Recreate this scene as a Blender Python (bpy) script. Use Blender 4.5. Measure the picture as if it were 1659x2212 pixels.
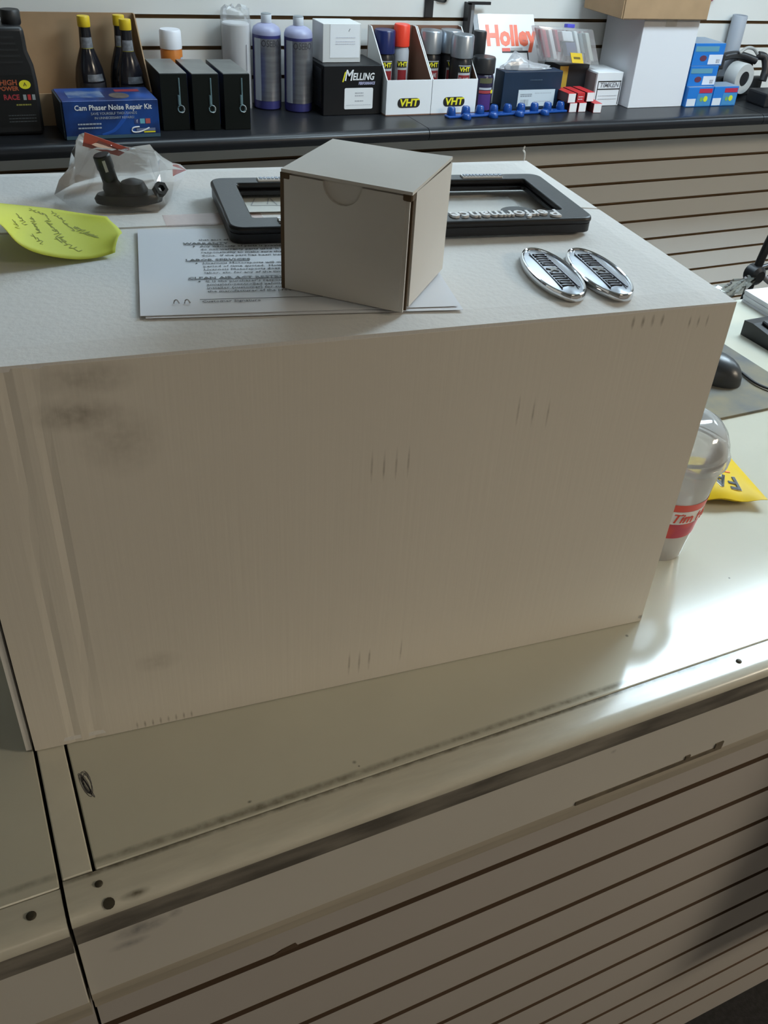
import bpy, bmesh, math, random
from mathutils import Matrix, Vector
random.seed(7)
for _o in list(bpy.data.objects): bpy.data.objects.remove(_o)
S = bpy.context.scene
COL = S.collection
PI = math.pi

# ------------------------------------------------------------------ camera
CAMZ = 1.5777
cam_d = bpy.data.cameras.new('camera'); cam = bpy.data.objects.new('camera', cam_d); COL.objects.link(cam)
cam_d.sensor_fit = 'VERTICAL'; cam_d.sensor_height = 36.0; cam_d.lens = 1979.03 / 2212 * 36.0
cam_d.shift_x = (829.5 - 900.86) / 2212; cam_d.shift_y = (1138.38 - 1106) / 2212
cam_d.clip_start = 0.02
_r = Vector((0.89672238, -0.43595356, 0.07637712)); _d = Vector((-0.20765728, -0.56680923, -0.79724887)); _f = Vector((0.39085474, 0.69905064, -0.59879945))
cam.matrix_world = Matrix(((_r.x, -_d.x, -_f.x, 0), (_r.y, -_d.y, -_f.y, 0), (_r.z, -_d.z, -_f.z, CAMZ), (0, 0, 0, 1)))
S.camera = cam
# ------------------------------------------------------------------ world, exposure
S.view_settings.view_transform = 'Standard'; S.view_settings.look = 'None'
S.view_settings.gamma = 1.0; S.view_settings.use_curve_mapping = False
S.view_settings.exposure = 0.12
W = bpy.data.worlds.new('world'); S.world = W; W.use_nodes = True
W.node_tree.nodes['Background'].inputs[0].default_value = (1.0, 0.90, 0.76, 1)   # dusk-coloured light from the open shop front
W.node_tree.nodes['Background'].inputs[1].default_value = 0.21
COOL = (0.70, 0.88, 1.0); WARM = (1.0, 0.86, 0.66)
TROFFERS = [  # centre x, y, size x, y, emission strength, colour, label
    (2.16, 1.40, 1.22, 0.60, 25.5, COOL, 'recessed fluorescent ceiling panel over the middle of the counter'),
    (1.10, 2.42, 1.22, 0.60, 6.6, COOL, 'added ceiling fill panel close to the back slatwall'),  # fill lamp put in to wash the upper back wall
    (4.3, 1.5, 1.22, 0.60, 11.0, COOL, 'recessed fluorescent ceiling panel at the far right'),
    (3.1, -1.2, 1.22, 0.60, 37.0, WARM, 'warm ceiling panel over the customer side at the right'),
    (-0.6, -1.9, 1.22, 0.60, 2.5, WARM, 'dim warm ceiling panel over the customer side at the left'),
]
# ------------------------------------------------------------------ dimensions
T = 0.983                      # front counter top
CARTON_H = 0.3332; BT = T + CARTON_H
ZB = 0.928                     # black back counter top
YW = 2.78                      # face of the back slatwall
CEIL = 2.56

# ------------------------------------------------------------------ materials
MATS = {}
def mat(name, col, rough=0.5, metal=0.0, spec=0.5, var=0.0, vscale=8.0, bump=0.0, bscale=80.0, stretch=(1, 1, 1), coat=0.0, emit=None, estr=0.0, trans=0.0, sss=0.0, var_col=None, detail=4.0):
    if name in MATS: return MATS[name]
    m = bpy.data.materials.new(name); m.use_nodes = True; nt = m.node_tree; N = nt.nodes; L = nt.links
    b = N['Principled BSDF']
    b.inputs['Base Color'].default_value = (*col, 1); b.inputs['Roughness'].default_value = rough
    b.inputs['Metallic'].default_value = metal; b.inputs['Specular IOR Level'].default_value = spec
    b.inputs['Coat Weight'].default_value = coat
    if trans: b.inputs['Transmission Weight'].default_value = trans
    if emit: b.inputs['Emission Color'].default_value = (*emit, 1); b.inputs['Emission Strength'].default_value = estr
    if var or bump:
        tc = N.new('ShaderNodeTexCoord'); mp = N.new('ShaderNodeMapping'); mp.inputs['Scale'].default_value = stretch
        L.new(tc.outputs['Object'], mp.inputs['Vector'])
    if var:
        n = N.new('ShaderNodeTexNoise'); n.inputs['Scale'].default_value = vscale; n.inputs['Detail'].default_value = detail
        L.new(mp.outputs[0], n.inputs['Vector'])
        r = N.new('ShaderNodeValToRGB'); r.color_ramp.elements[0].position = 0.38; r.color_ramp.elements[1].position = 0.68
        c2 = var_col if var_col else tuple(c * (1 - var) for c in col)
        r.color_ramp.elements[0].color = (*c2, 1); r.color_ramp.elements[1].color = (*col, 1)
        L.new(n.outputs['Fac'], r.inputs['Fac']); L.new(r.outputs['Color'], b.inputs['Base Color'])
    if bump:
        n2 = N.new('ShaderNodeTexNoise'); n2.inputs['Scale'].default_value = bscale; n2.inputs['Detail'].default_value = 3
        L.new(mp.outputs[0], n2.inputs['Vector'])
        bp = N.new('ShaderNodeBump'); bp.inputs['Strength'].default_value = bump; bp.inputs['Distance'].default_value = 0.002
        L.new(n2.outputs['Fac'], bp.inputs['Height']); L.new(bp.outputs[0], b.inputs['Normal'])
    MATS[name] = m
    return m
def film(name, tint=(1, 1, 1), gloss=0.25, rough=0.08, haze=0.0, hazecol=(0.8, 0.8, 0.8), fres=1.0):
    """thin clear plastic: see-through film with a glossy face"""
    if name in MATS: return MATS[name]
    m = bpy.data.materials.new(name); m.use_nodes = True; nt = m.node_tree; N = nt.nodes; L = nt.links
    N.remove(N['Principled BSDF']); out = N['Material Output']
    t = N.new('ShaderNodeBsdfTransparent'); t.inputs[0].default_value = (*tint, 1)
    d = N.new('ShaderNodeBsdfDiffuse'); d.inputs[0].default_value = (*hazecol, 1)
    g = N.new('ShaderNodeBsdfGlossy'); g.inputs['Roughness'].default_value = rough
    fr = N.new('ShaderNodeFresnel'); fr.inputs['IOR'].default_value = 1.5
    ad = N.new('ShaderNodeMath'); ad.operation = 'MULTIPLY_ADD'; ad.inputs[1].default_value = fres; ad.inputs[2].default_value = gloss; ad.use_clamp = True
    L.new(fr.outputs[0], ad.inputs[0])
    m1 = N.new('ShaderNodeMixShader'); m1.inputs[0].default_value = haze; L.new(t.outputs[0], m1.inputs[1]); L.new(d.outputs[0], m1.inputs[2])
    m2 = N.new('ShaderNodeMixShader'); L.new(ad.outputs[0], m2.inputs[0]); L.new(m1.outputs[0], m2.inputs[1]); L.new(g.outputs[0], m2.inputs[2])
    L.new(m2.outputs[0], out.inputs['Surface'])
    MATS[name] = m
    return m
def spotted(name, col, rough, spots, base_var=0.06, vscale=6.0, stretch=(1, 1, 1), bump=0.0, bscale=60, bstretch=(1, 1, 1), spec=0.4):
    """material with stains at fixed places; spots = (x, y, z, rx, ry, rz, strength, colour) in object coordinates"""
    m = bpy.data.materials.new(name); m.use_nodes = True; nt = m.node_tree; N = nt.nodes; L = nt.links
    b = N['Principled BSDF']; b.inputs['Roughness'].default_value = rough; b.inputs['Specular IOR Level'].default_value = spec
    tc = N.new('ShaderNodeTexCoord'); mp = N.new('ShaderNodeMapping'); mp.inputs['Scale'].default_value = stretch; L.new(tc.outputs['Object'], mp.inputs[0])
    n = N.new('ShaderNodeTexNoise'); n.inputs['Scale'].default_value = vscale; n.inputs['Detail'].default_value = 5; L.new(mp.outputs[0], n.inputs['Vector'])
    r = N.new('ShaderNodeValToRGB'); r.color_ramp.elements[0].position = 0.3; r.color_ramp.elements[1].position = 0.7
    r.color_ramp.elements[0].color = (*[c * (1 - base_var) for c in col], 1); r.color_ramp.elements[1].color = (*col, 1)
    L.new(n.outputs['Fac'], r.inputs['Fac']); cur = r.outputs['Color']
    n3 = N.new('ShaderNodeTexNoise'); n3.inputs['Scale'].default_value = 140; n3.inputs['Detail'].default_value = 2; L.new(tc.outputs['Object'], n3.inputs['Vector'])
    for (x, y, z, rx, ry, rz, s, sc) in spots:
        v1 = N.new('ShaderNodeVectorMath'); v1.operation = 'SUBTRACT'; L.new(tc.outputs['Object'], v1.inputs[0]); v1.inputs[1].default_value = (x, y, z)
        v2 = N.new('ShaderNodeVectorMath'); v2.operation = 'DIVIDE'; L.new(v1.outputs[0], v2.inputs[0]); v2.inputs[1].default_value = (rx, ry, rz)
        v3 = N.new('ShaderNodeVectorMath'); v3.operation = 'LENGTH'; L.new(v2.outputs[0], v3.inputs[0])
        mr = N.new('ShaderNodeMapRange'); mr.inputs['From Min'].default_value = 1.0; mr.inputs['From Max'].default_value = 0.2
        mr.inputs['To Min'].default_value = 0; mr.inputs['To Max'].default_value = s; mr.clamp = True; L.new(v3.outputs['Value'], mr.inputs['Value'])
        mu = N.new('ShaderNodeMath'); mu.operation = 'MULTIPLY'; L.new(mr.outputs[0], mu.inputs[0]); L.new(n3.outputs['Fac'], mu.inputs[1])
        mx = N.new('ShaderNodeMix'); mx.data_type = 'RGBA'; L.new(mu.outputs[0], mx.inputs[0]); L.new(cur, mx.inputs[6]); mx.inputs[7].default_value = (*sc, 1)
        cur = mx.outputs[2]
    L.new(cur, b.inputs['Base Color'])
    if bump:
        mp2 = N.new('ShaderNodeMapping'); mp2.inputs['Scale'].default_value = bstretch; L.new(tc.outputs['Object'], mp2.inputs[0])
        n2 = N.new('ShaderNodeTexNoise'); n2.inputs['Scale'].default_value = bscale; n2.inputs['Detail'].default_value = 3; L.new(mp2.outputs[0], n2.inputs['Vector'])
        bp = N.new('ShaderNodeBump'); bp.inputs['Strength'].default_value = bump; bp.inputs['Distance'].default_value = 0.002
        L.new(n2.outputs['Fac'], bp.inputs['Height']); L.new(bp.outputs[0], b.inputs['Normal'])
    MATS[name] = m
    return m

WHITE = mat('white_print', (0.78, 0.79, 0.80), 0.5)
BLACK = mat('black_print', (0.012, 0.012, 0.014), 0.5)
INK = mat('grey_ink', (0.10, 0.10, 0.11), 0.6)
YELLOW = mat('yellow_print', (0.80, 0.72, 0.03), 0.45)
RED = mat('red_print', (0.55, 0.03, 0.03), 0.45)
KRAFT = mat('kraft_cardboard', (0.36, 0.23, 0.125), 0.8, var=0.12, vscale=14)
KRAFT_EDGE = mat('kraft_edge', (0.115, 0.072, 0.038), 0.85, var=0.3, vscale=60)
BLACK_PLASTIC = mat('black_plastic', (0.016, 0.016, 0.018), 0.38)
STEEL = mat('steel', (0.5, 0.5, 0.52), 0.3, 1.0)
CLEAR = film('clear_film', (1, 1, 1), 0.08, 0.07, 0.03)

# ------------------------------------------------------------------ mesh helpers
def box(bm, x0, x1, y0, y1, z0, z1, bev=0.0, seg=2, M=None):
    vs = [bm.verts.new((x, y, z)) for z in (z0, z1) for y in (y0, y1) for x in (x0, x1)]
    fs = [bm.faces.new([vs[i] for i in q]) for q in ((0, 2, 3, 1), (4, 5, 7, 6), (0, 1, 5, 4), (2, 6, 7, 3), (0, 4, 6, 2), (1, 3, 7, 5))]
    if bev:
        es = list({e for f in fs for e in f.edges})
        r = bmesh.ops.bevel(bm, geom=es, offset=bev, segments=seg, affect='EDGES', profile=0.6)
        vs = list({v for f in r['faces'] for v in f.verts} | {v for v in vs if v.is_valid})
    if M is not None: bmesh.ops.transform(bm, matrix=M, verts=[v for v in vs if v.is_valid])
    return vs
def prism(bm, pts, z0, z1, M=None):
    a = [bm.verts.new((p[0], p[1], z0)) for p in pts]; b = [bm.verts.new((p[0], p[1], z1)) for p in pts]
    n = len(pts)
    bm.faces.new(a[::-1]); bm.faces.new(b)
    for i in range(n): bm.faces.new((a[i], a[(i + 1) % n], b[(i + 1) % n], b[i]))
    if M is not None: bmesh.ops.transform(bm, matrix=M, verts=a + b)
    return a + b
def ring(bm, outer, inner, z0, z1):
    n = len(outer)
    A = [[bm.verts.new((p[0], p[1], z)) for p in P] for z in (z0, z1) for P in (outer, inner)]
    ob, ib, ot, it = A
    for i in range(n):
        j = (i + 1) % n
        bm.faces.new((ob[i], ob[j], ot[j], ot[i])); bm.faces.new((ib[j], ib[i], it[i], it[j]))
        bm.faces.new((ot[i], ot[j], it[j], it[i])); bm.faces.new((ob[j], ob[i], ib[i], ib[j]))
def rrect(x0, x1, y0, y1, r, n=6):
    P = []
    for cx, cy, a0 in ((x1 - r, y1 - r, 0), (x0 + r, y1 - r, PI / 2), (x0 + r, y0 + r, PI), (x1 - r, y0 + r, 1.5 * PI)):
        for i in range(n + 1):
            a = a0 + PI / 2 * i / n; P.append((cx + r * math.cos(a), cy + r * math.sin(a)))
    return P
def lathe(bm, prof, n=32, c=(0, 0, 0), cap=True, M=None):
    rows = []
    allv = []
    for (r, z) in prof:
        row = [bm.verts.new((c[0] + r * math.cos(2 * PI * i / n), c[1] + r * math.sin(2 * PI * i / n), c[2] + z)) for i in range(n)]
        rows.append(row); allv += row
    for a, b in zip(rows, rows[1:]):
        for i in range(n): bm.faces.new((a[i], a[(i + 1) % n], b[(i + 1) % n], b[i]))
    if cap:
        bm.faces.new(rows[0][::-1]); bm.faces.new(rows[-1])
    if M is not None: bmesh.ops.transform(bm, matrix=M, verts=allv)
    return allv
def arc_strip(bm, r0, r1, z0, z1, a0, a1, n=12, off=0.0004):
    """label wrapped on a cone/cylinder between heights z0 and z1, angle range around the axis"""
    A, B = [], []
    for i in range(n + 1):
        a = a0 + (a1 - a0) * i / n
        A.append(bm.verts.new(((r0 + off) * math.cos(a), (r0 + off) * math.sin(a), z0)))
        B.append(bm.verts.new(((r1 + off) * math.cos(a), (r1 + off) * math.sin(a), z1)))
    for i in range(n): bm.faces.new((A[i], A[i + 1], B[i + 1], B[i]))
def tube(bm, pts, r, n=8, closed=False):
    pts = [Vector(p) for p in pts]; rows = []
    for i, p in enumerate(pts):
        t = (pts[min(i + 1, len(pts) - 1)] - pts[max(i - 1, 0)]).normalized()
        up = Vector((0, 0, 1)) if abs(t.z) < 0.9 else Vector((1, 0, 0))
        a = t.cross(up).normalized(); b = t.cross(a).normalized()
        rr = r[i] if isinstance(r, (list, tuple)) else r
        rows.append([bm.verts.new(p + a * rr * math.cos(2 * PI * k / n) + b * rr * math.sin(2 * PI * k / n)) for k in range(n)])
    for A, B in zip(rows, rows[1:]):
        for k in range(n): bm.faces.new((A[k], A[(k + 1) % n], B[(k + 1) % n], B[k]))
    bm.faces.new(rows[0][::-1]); bm.faces.new(rows[-1])
def smooth_path(ctrl, n=8):
    P = [Vector(p) for p in ctrl]; out = []
    for i in range(len(P) - 1):
        p0, p1, p2, p3 = P[max(i - 1, 0)], P[i], P[i + 1], P[min(i + 2, len(P) - 1)]
        for k in range(n):
            t = k / n
            out.append(0.5 * ((2 * p1) + (p2 - p0) * t + (2 * p0 - 5 * p1 + 4 * p2 - p3) * t * t + (3 * p1 - p0 - 3 * p2 + p3) * t ** 3))
    out.append(P[-1]); return out
def obj(name, bm, m, parent=None, smooth=False, loc=None, rot=None, recalc=True):
    if recalc: bmesh.ops.recalc_face_normals(bm, faces=bm.faces)
    me = bpy.data.meshes.new(name); bm.to_mesh(me); bm.free()
    if m: me.materials.append(m)
    if smooth:
        for p in me.polygons: p.use_smooth = True
        try: me.set_sharp_from_angle(angle=math.radians(38))
        except Exception: pass
    o = bpy.data.objects.new(name, me); COL.objects.link(o)
    if parent: o.parent = parent
    if loc: o.location = loc
    if rot: o.rotation_euler = rot
    return o
def bobj(name, dims, m, parent=None, bev=0.0, seg=2, **k):
    bm = bmesh.new(); box(bm, *dims, bev=bev, seg=seg); return obj(name, bm, m, parent, **k)
def tag(o, label, cat, group=None):
    o['label'] = label; o['category'] = cat
    if group: o['group'] = group
    return o
def thing(name, label, cat, loc=(0, 0, 0), rz=0.0, group=None, rot=None):
    o = bpy.data.objects.new(name, None); COL.objects.link(o); o.empty_display_size = 0.02
    o.location = loc; o.rotation_euler = rot if rot else (0, 0, rz)
    return tag(o, label, cat, group)
def structure(o): o['kind'] = 'structure'; return o
def copy_tree(o, parent=None):
    c = o.copy(); COL.objects.link(c); c.parent = parent
    for ch in [q for q in bpy.data.objects if q.parent == o and q is not c]: copy_tree(ch, c)
    return c
def text(parent, s, size, m, loc, rot=(PI / 2, 0, 0), name='lettering', ext=0.0002, align='CENTER', xs=1.0, shear=0.0, bold=0.0, res=2, cyl=None):
    cu = bpy.data.curves.new(name, 'FONT'); cu.body = s; cu.size = size; cu.extrude = ext; cu.align_x = align; cu.align_y = 'CENTER'
    cu.resolution_u = res; cu.shear = shear; cu.offset = bold
    to = bpy.data.objects.new('t', cu); COL.objects.link(to)
    dg = bpy.context.evaluated_depsgraph_get(); dg.update()
    me = bpy.data.meshes.new_from_object(to.evaluated_get(dg)); bpy.data.objects.remove(to); bpy.data.curves.remove(cu)
    me.name = name; me.materials.clear(); me.materials.append(m)
    if cyl:                                    # wrap on a cylinder of radius cyl facing -y
        for v in me.vertices:
            a = -PI / 2 + v.co.x * xs / cyl; rr = cyl + v.co.z
            v.co = Vector((rr * math.cos(a), rr * math.sin(a), v.co.y))
        rot = (0, 0, 0)
    elif xs != 1.0:
        for v in me.vertices: v.co.x *= xs
    o = bpy.data.objects.new(name, me); COL.objects.link(o); o.parent = parent; o.location = loc; o.rotation_euler = rot
    return o
def patch(parent, name, x0, x1, z0, z1, m, y=-0.0004, th=0.0003):
    return bobj(name, (x0, x1, y - th, y, z0, z1), m, parent)
def lines(parent, name, x0, x1, zs, m, y=-0.0007, h=0.0012, jitter=0.0):
    bm = bmesh.new()
    for z in zs:
        x = x0
        while x < x1 - 0.001:
            w = random.uniform(0.003, 0.008); e = min(x + w, x1)
            box(bm, x, e, y - 0.0002, y, z, z + h); x = e + 0.0012
    return obj(name, bm, m, parent)
# ================================================================== THE ROOM
CARPET = mat('dark_carpet', (0.018, 0.018, 0.02), 0.95, var=0.5, vscale=120, bump=0.6, bscale=400)
WALLPAINT = mat('wall_paint', (0.62, 0.60, 0.55), 0.7, var=0.05, vscale=2)
structure(bobj('floor', (-3.2, 5.6, -4.0, 2.85, -0.05, 0.0), CARPET))
structure(bobj('floor', (-3.2, 5.6, 1.095, 2.85, 0.0, 0.004), mat('bounce_floor', (0.14, 0.135, 0.125), 0.5, var=0.15, vscale=12)))  # unseen lighter floor patch, added to bounce light under the back counter
structure(bobj('ceiling', (-3.2, 5.6, -4.0, 2.85, CEIL, CEIL + 0.05), mat('ceiling_tile', (0.72, 0.71, 0.68), 0.9, var=0.08, vscale=60)))
structure(bobj('wall_left', (-3.25, -3.2, -4.0, 2.85, 0, CEIL), WALLPAINT))
structure(bobj('wall_right', (5.6, 5.65, -4.0, 2.85, 0, CEIL), WALLPAINT))
# back wall: slatwall boards in front of a brown groove backing
SLAT_W = mat('slat_white_laminate', (0.69, 0.68, 0.65), 0.32, var=0.05, vscale=1.5, spec=0.4)
GROOVE = mat('slat_groove_fibreboard', (0.20, 0.125, 0.062), 0.85, var=0.2, vscale=20, stretch=(1, 4, 4))
wall_back = structure(bobj('wall_back', (-3.2, 5.6, YW + 0.014, 2.85, 0, CEIL), GROOVE))
GZ0, PITCH, GH = 1.148, 0.0762, 0.0098
def slat_mesh(x0, x1, th, h, m_face, m_core, parent):
    bm = bmesh.new(); box(bm, x0, x1, 0, th, 0, h); o = obj('slat', bm, m_face, parent); o.data.materials.append(m_core)
    for pl in o.data.polygons:
        if abs(pl.normal.z) > 0.5: pl.material_index = 1      # bare fibreboard along the groove edges
    return o
me_slat = None
k_lo, k_hi = -15, 18
for k in range(k_lo, k_hi):
    zc = GZ0 + k * PITCH                       # groove k at zc; slat lies between groove k and k+1
    z0, z1 = zc + GH / 2, zc + PITCH - GH / 2
    if me_slat is None:
        sl = slat_mesh(-3.19, 5.59, 0.0135, z1 - z0, SLAT_W, GROOVE, wall_back); me_slat = sl.data
    else:
        sl = bpy.data.objects.new('slat', me_slat); COL.objects.link(sl); sl.parent = wall_back
    sl.location = (0, YW, z0)
# ceiling light panels
for i, (cx, cy, sx, sy, st, colr, lab) in enumerate(TROFFERS):
    t = thing('ceiling_light', lab, 'light', (cx, cy, CEIL), group='ceiling light panels')
    bm = bmesh.new(); ring(bm, [(-sx / 2 - .02, -sy / 2 - .02), (sx / 2 + .02, -sy / 2 - .02), (sx / 2 + .02, sy / 2 + .02), (-sx / 2 - .02, sy / 2 + .02)], [(-sx / 2, -sy / 2), (sx / 2, -sy / 2), (sx / 2, sy / 2), (-sx / 2, sy / 2)], -0.022, -0.0005)
    obj('frame', bm, mat('light_frame', (0.7, 0.7, 0.7), 0.5), t)
    bobj('diffuser', (-sx / 2, sx / 2, -sy / 2, sy / 2, -0.014, -0.004), mat('diffuser_%d' % i, (0.8, 0.8, 0.8), 0.5, emit=colr, estr=st), t)

# ================================================================== FRONT COUNTER
GRIME = (0.10, 0.088, 0.06)
LAM = spotted('cream_laminate', (0.60, 0.59, 0.495), 0.13, [
    (0.30, 0.4185, T, 0.9, 0.004, 0.02, 0.9, GRIME), (0.12, 0.416, T, 0.12, 0.003, 0.02, 0.9, GRIME), (0.62, 0.4175, T, 0.25, 0.004, 0.02, 0.8, GRIME),
    (0.203, 0.429, T, 0.0022, 0.0022, 0.02, 1.6, (0.02, 0.02, 0.02)), (0.205, 0.424, T, 0.0012, 0.0012, 0.02, 1.6, (0.02, 0.02, 0.02)), (0.115, 0.425, T, 0.0022, 0.0016, 0.02, 1.6, (0.02, 0.02, 0.02)),
    (0.503, 0.468, T, 0.0022, 0.0022, 0.02, 1.5, (0.05, 0.05, 0.05)), (0.70, 0.60, T, 0.002, 0.002, 0.02, 1.2, (0.1, 0.1, 0.1)), (0.66, 0.50, T, 0.0015, 0.0015, 0.02, 1.2, (0.1, 0.1, 0.1))], 0.07, 9.0, spec=0.5)
STRIP = spotted('edge_strip_laminate', (0.61, 0.59, 0.50), 0.22, [
    (0.2, 0.411, T, 0.4, 0.0035, 0.03, 1.2, GRIME), (0.42, 0.411, T, 0.2, 0.0035, 0.03, 1.3, GRIME), (0.02, 0.411, T, 0.08, 0.004, 0.03, 1.2, GRIME),
    (0.02, 0.384, T, 0.012, 0.003, 0.03, 1.4, GRIME), (0.55, 0.409, T, 0.06, 0.004, 0.03, 1.0, GRIME)], 0.10, 30, (1, 6, 6), spec=0.5)
BAND = mat('grimy_edge_band', (0.27, 0.25, 0.215), 0.6, var=0.6, vscale=22, stretch=(0.5, 2, 2.5), bump=0.3, bscale=60, detail=8)
FASCIA = spotted('fascia_laminate', (0.62, 0.60, 0.55), 0.35, [
    (0.02, 0.385, 0.935, 0.022, 0.05, 0.010, 1.2, (0.2, 0.2, 0.2)), (0.01, 0.385, 0.921, 0.016, 0.05, 0.006, 1.0, (0.2, 0.2, 0.2)), (0.045, 0.385, 0.938, 0.006, 0.05, 0.006, 0.9, (0.2, 0.2, 0.2)),
    (0.44, 0.385, 0.935, 0.004, 0.05, 0.003, 0.9, (0.2, 0.2, 0.2))], 0.06, 5)
TRIM = mat('beige_trim', (0.50, 0.455, 0.37), 0.5, var=0.18, vscale=16, stretch=(0.3, 2, 3))
SLAT_F = mat('slat_front_laminate', (0.50, 0.47, 0.44), 0.30, var=0.04, vscale=2.5)
GROOVE_F = mat('front_groove_fibreboard', (0.085, 0.052, 0.03), 0.9)
SCREW = mat('dark_screw', (0.07, 0.062, 0.045), 0.5, 0.6)
XS = -0.0245                                    # seam between the two counter units
def counter_unit(t, x0, x1, dy=0.0, dz=0.0, strip=True):
    cb = 1.092
    g = 0.0012
    xw0 = x0 + (0.0235 if strip else 0.0)
    bm = bmesh.new(); box(bm, xw0, x1, 0.4125 + dy, cb, T - 0.03, T + dz, bev=0.0008, seg=1); obj('worktop', bm, LAM, t)
    if strip: bobj('end_strip', (x0 + g, xw0 - 0.0022, 0.413, cb, T - 0.03, T + dz - 0.0003), mat('end_strip_laminate', (0.70, 0.68, 0.58), 0.25, var=0.1, vscale=20), t, bev=0.0008, seg=1)
    # rounded front edge strip, profile swept along x
    bm = bmesh.new()
    prof = [(0.4115, T - 0.010)] + [(0.4115, T - 0.0006), (0.392, T + 0.0002), (0.386, T - 0.0006), (0.382, T - 0.003), (0.380, T - 0.007), (0.380, T - 0.010)]
    M = Matrix(((0, 0, 1, 0), (1, 0, 0, dy), (0, 1, 0, dz), (0, 0, 0, 1)))
    prism(bm, prof, x0 + g, x1, M=M); obj('edge_strip', bm, STRIP, t, smooth=True)
    bobj('edge_band', (x0 + g, x1, 0.383 + dy, 0.411, T - 0.036 + dz, T - 0.0105 + dz), BAND, t)
    bobj('fascia', (x0 + g, x1, 0.3855 + dy, 0.411, T - 0.112 + dz, T - 0.0362 + dz), FASCIA, t, bev=0.0005, seg=1)
    bm = bmesh.new(); prof = [(0.411, T - 0.150), (0.411, T - 0.1125), (0.392, T - 0.1125), (0.388, T - 0.116), (0.388, T - 0.124), (0.394, T - 0.128), (0.396, T - 0.150)]
    prism(bm, prof, x0 + g, x1, M=M); obj('trim_rail', bm, TRIM, t)
    # slatwall front
    back = bobj('slat_backing', (x0 + g, x1, 0.4262, 0.4380, 0.0, T - 0.031), GROOVE_F, t)
    z_g1 = 0.764; gh = 0.0098
    tops = [T - 0.1505] + [z_g1 - i * PITCH - gh / 2 for i in range(10)]
    bots = [z_g1 - i * PITCH + gh / 2 for i in range(10)] + [0.0]
    share = None
    for i, (zt, zb) in enumerate(zip(tops, bots)):
        if zt - zb < 0.004: continue
        key = round(zt - zb, 4)
        if share and share[0] == key: s = bpy.data.objects.new('slat', share[1]); COL.objects.link(s); s.parent = t
        else:
            s = slat_mesh(x0 + g, x1, 0.0122, zt - zb, SLAT_F, GROOVE_F, t); share = (key, s.data)
        s.location = (0, 0.4138, zb)
    bobj('carcass', (x0 + g, x1 - 0.002, 0.4385, cb - 0.02, 0.0, T - 0.0305), mat('carcass_board', (0.22, 0.21, 0.19), 0.7), t)
def screw_head(t, x, y, z, r=0.0042):
    bm = bmesh.new(); lathe(bm, [(r, 0), (r, 0.0004), (r * 0.7, 0.0012), (r * 0.1, 0.0014)], 14, (x, y, z)); obj('screw', bm, SCREW, t, smooth=True)
cR = thing('sales_counter', 'long cream laminate counter with slatted front under the big carton', 'counter')
counter_unit(cR, XS, 1.78)
screw_head(cR, 0.583, 0.3995, T + 0.0001, 0.0028); screw_head(cR, -0.001, 0.400, T + 0.0001, 0.0028)
bm = bmesh.new(); lathe(bm, [(0.004, 0), (0.004, 0.0005), (0.0005, 0.0007)], 12); obj('worn_hole', bm, SCREW, cR, loc=(0.0025, 0.3838, T - 0.0016), rot=(0.5, 0, 0))
# torn slots in the fascia rail and in the first groove
bm = bmesh.new(); box(bm, 0.411, 0.588, 0.3845, 0.386, T - 0.1115, T - 0.1065); box(bm, 0.540, 0.546, 0.3843, 0.386, T - 0.108, T - 0.1015); box(bm, 0.578, 0.588, 0.3843, 0.386, T - 0.108, T - 0.100)
obj('torn_slot', bm, mat('torn_core', (0.17, 0.14, 0.10), 0.9, var=0.4, vscale=60), cR)
bm = bmesh.new(); prism(bm, [(0.124, 0.7675), (0.150, 0.7675), (0.147, 0.7745), (0.134, 0.7725)], -0.4136, -0.4128, M=Matrix(((1, 0, 0, 0), (0, 0, -1, 0), (0, 1, 0, 0), (0, 0, 0, 1)))); obj('torn_groove_lip', bm, GROOVE_F, cR)
# ball-pen scribble on the worktop by the end strip
bm = bmesh.new()
P = []
for i in range(90):
    a = i * 0.55; P.append((0.006 + 0.0028 * math.cos(a) + 0.0012 * math.sin(a * 0.31), 0.487 + 0.011 * math.sin(a * 0.93 + 0.4) + 0.003 * math.sin(a * 0.2), T + 0.0002))
for A, B in zip(P, P[1:]):
    d = Vector(B) - Vector(A); n = Vector((-d.y, d.x, 0)).normalized() * 0.00022
    bm.faces.new([bm.verts.new(Vector(q) + w) for q, w in ((A, -n), (B, -n), (B, n), (A, n))])
obj('pen_scribble', bm, INK, cR)
hb0 = bobj('shadow_blocker', (0, 0.45, 0, 0.113, 0, 0.012), BLACK_PLASTIC, cR); hb0.location = (0.91, 0.30, 0.40)  # unseen bin, added to cast the soft shadow on the front slats
for xa in (0.0, 0.442): bobj('side_panel', (xa, xa + 0.008, 0, 0.077, 0.012, 0.50), BLACK_PLASTIC, hb0)
bobj('front_panel', (0.008, 0.442, 0, 0.008, 0.012, 0.46), BLACK_PLASTIC, hb0)
cL = thing('sales_counter', 'end counter unit left of the seam, nearest bottom left', 'counter')
counter_unit(cL, -1.35, XS - 0.0012, dy=-0.004, dz=-0.0012, strip=False)
screw_head(cL, -0.046, 0.3945, T - 0.0010, 0.0034)

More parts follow.
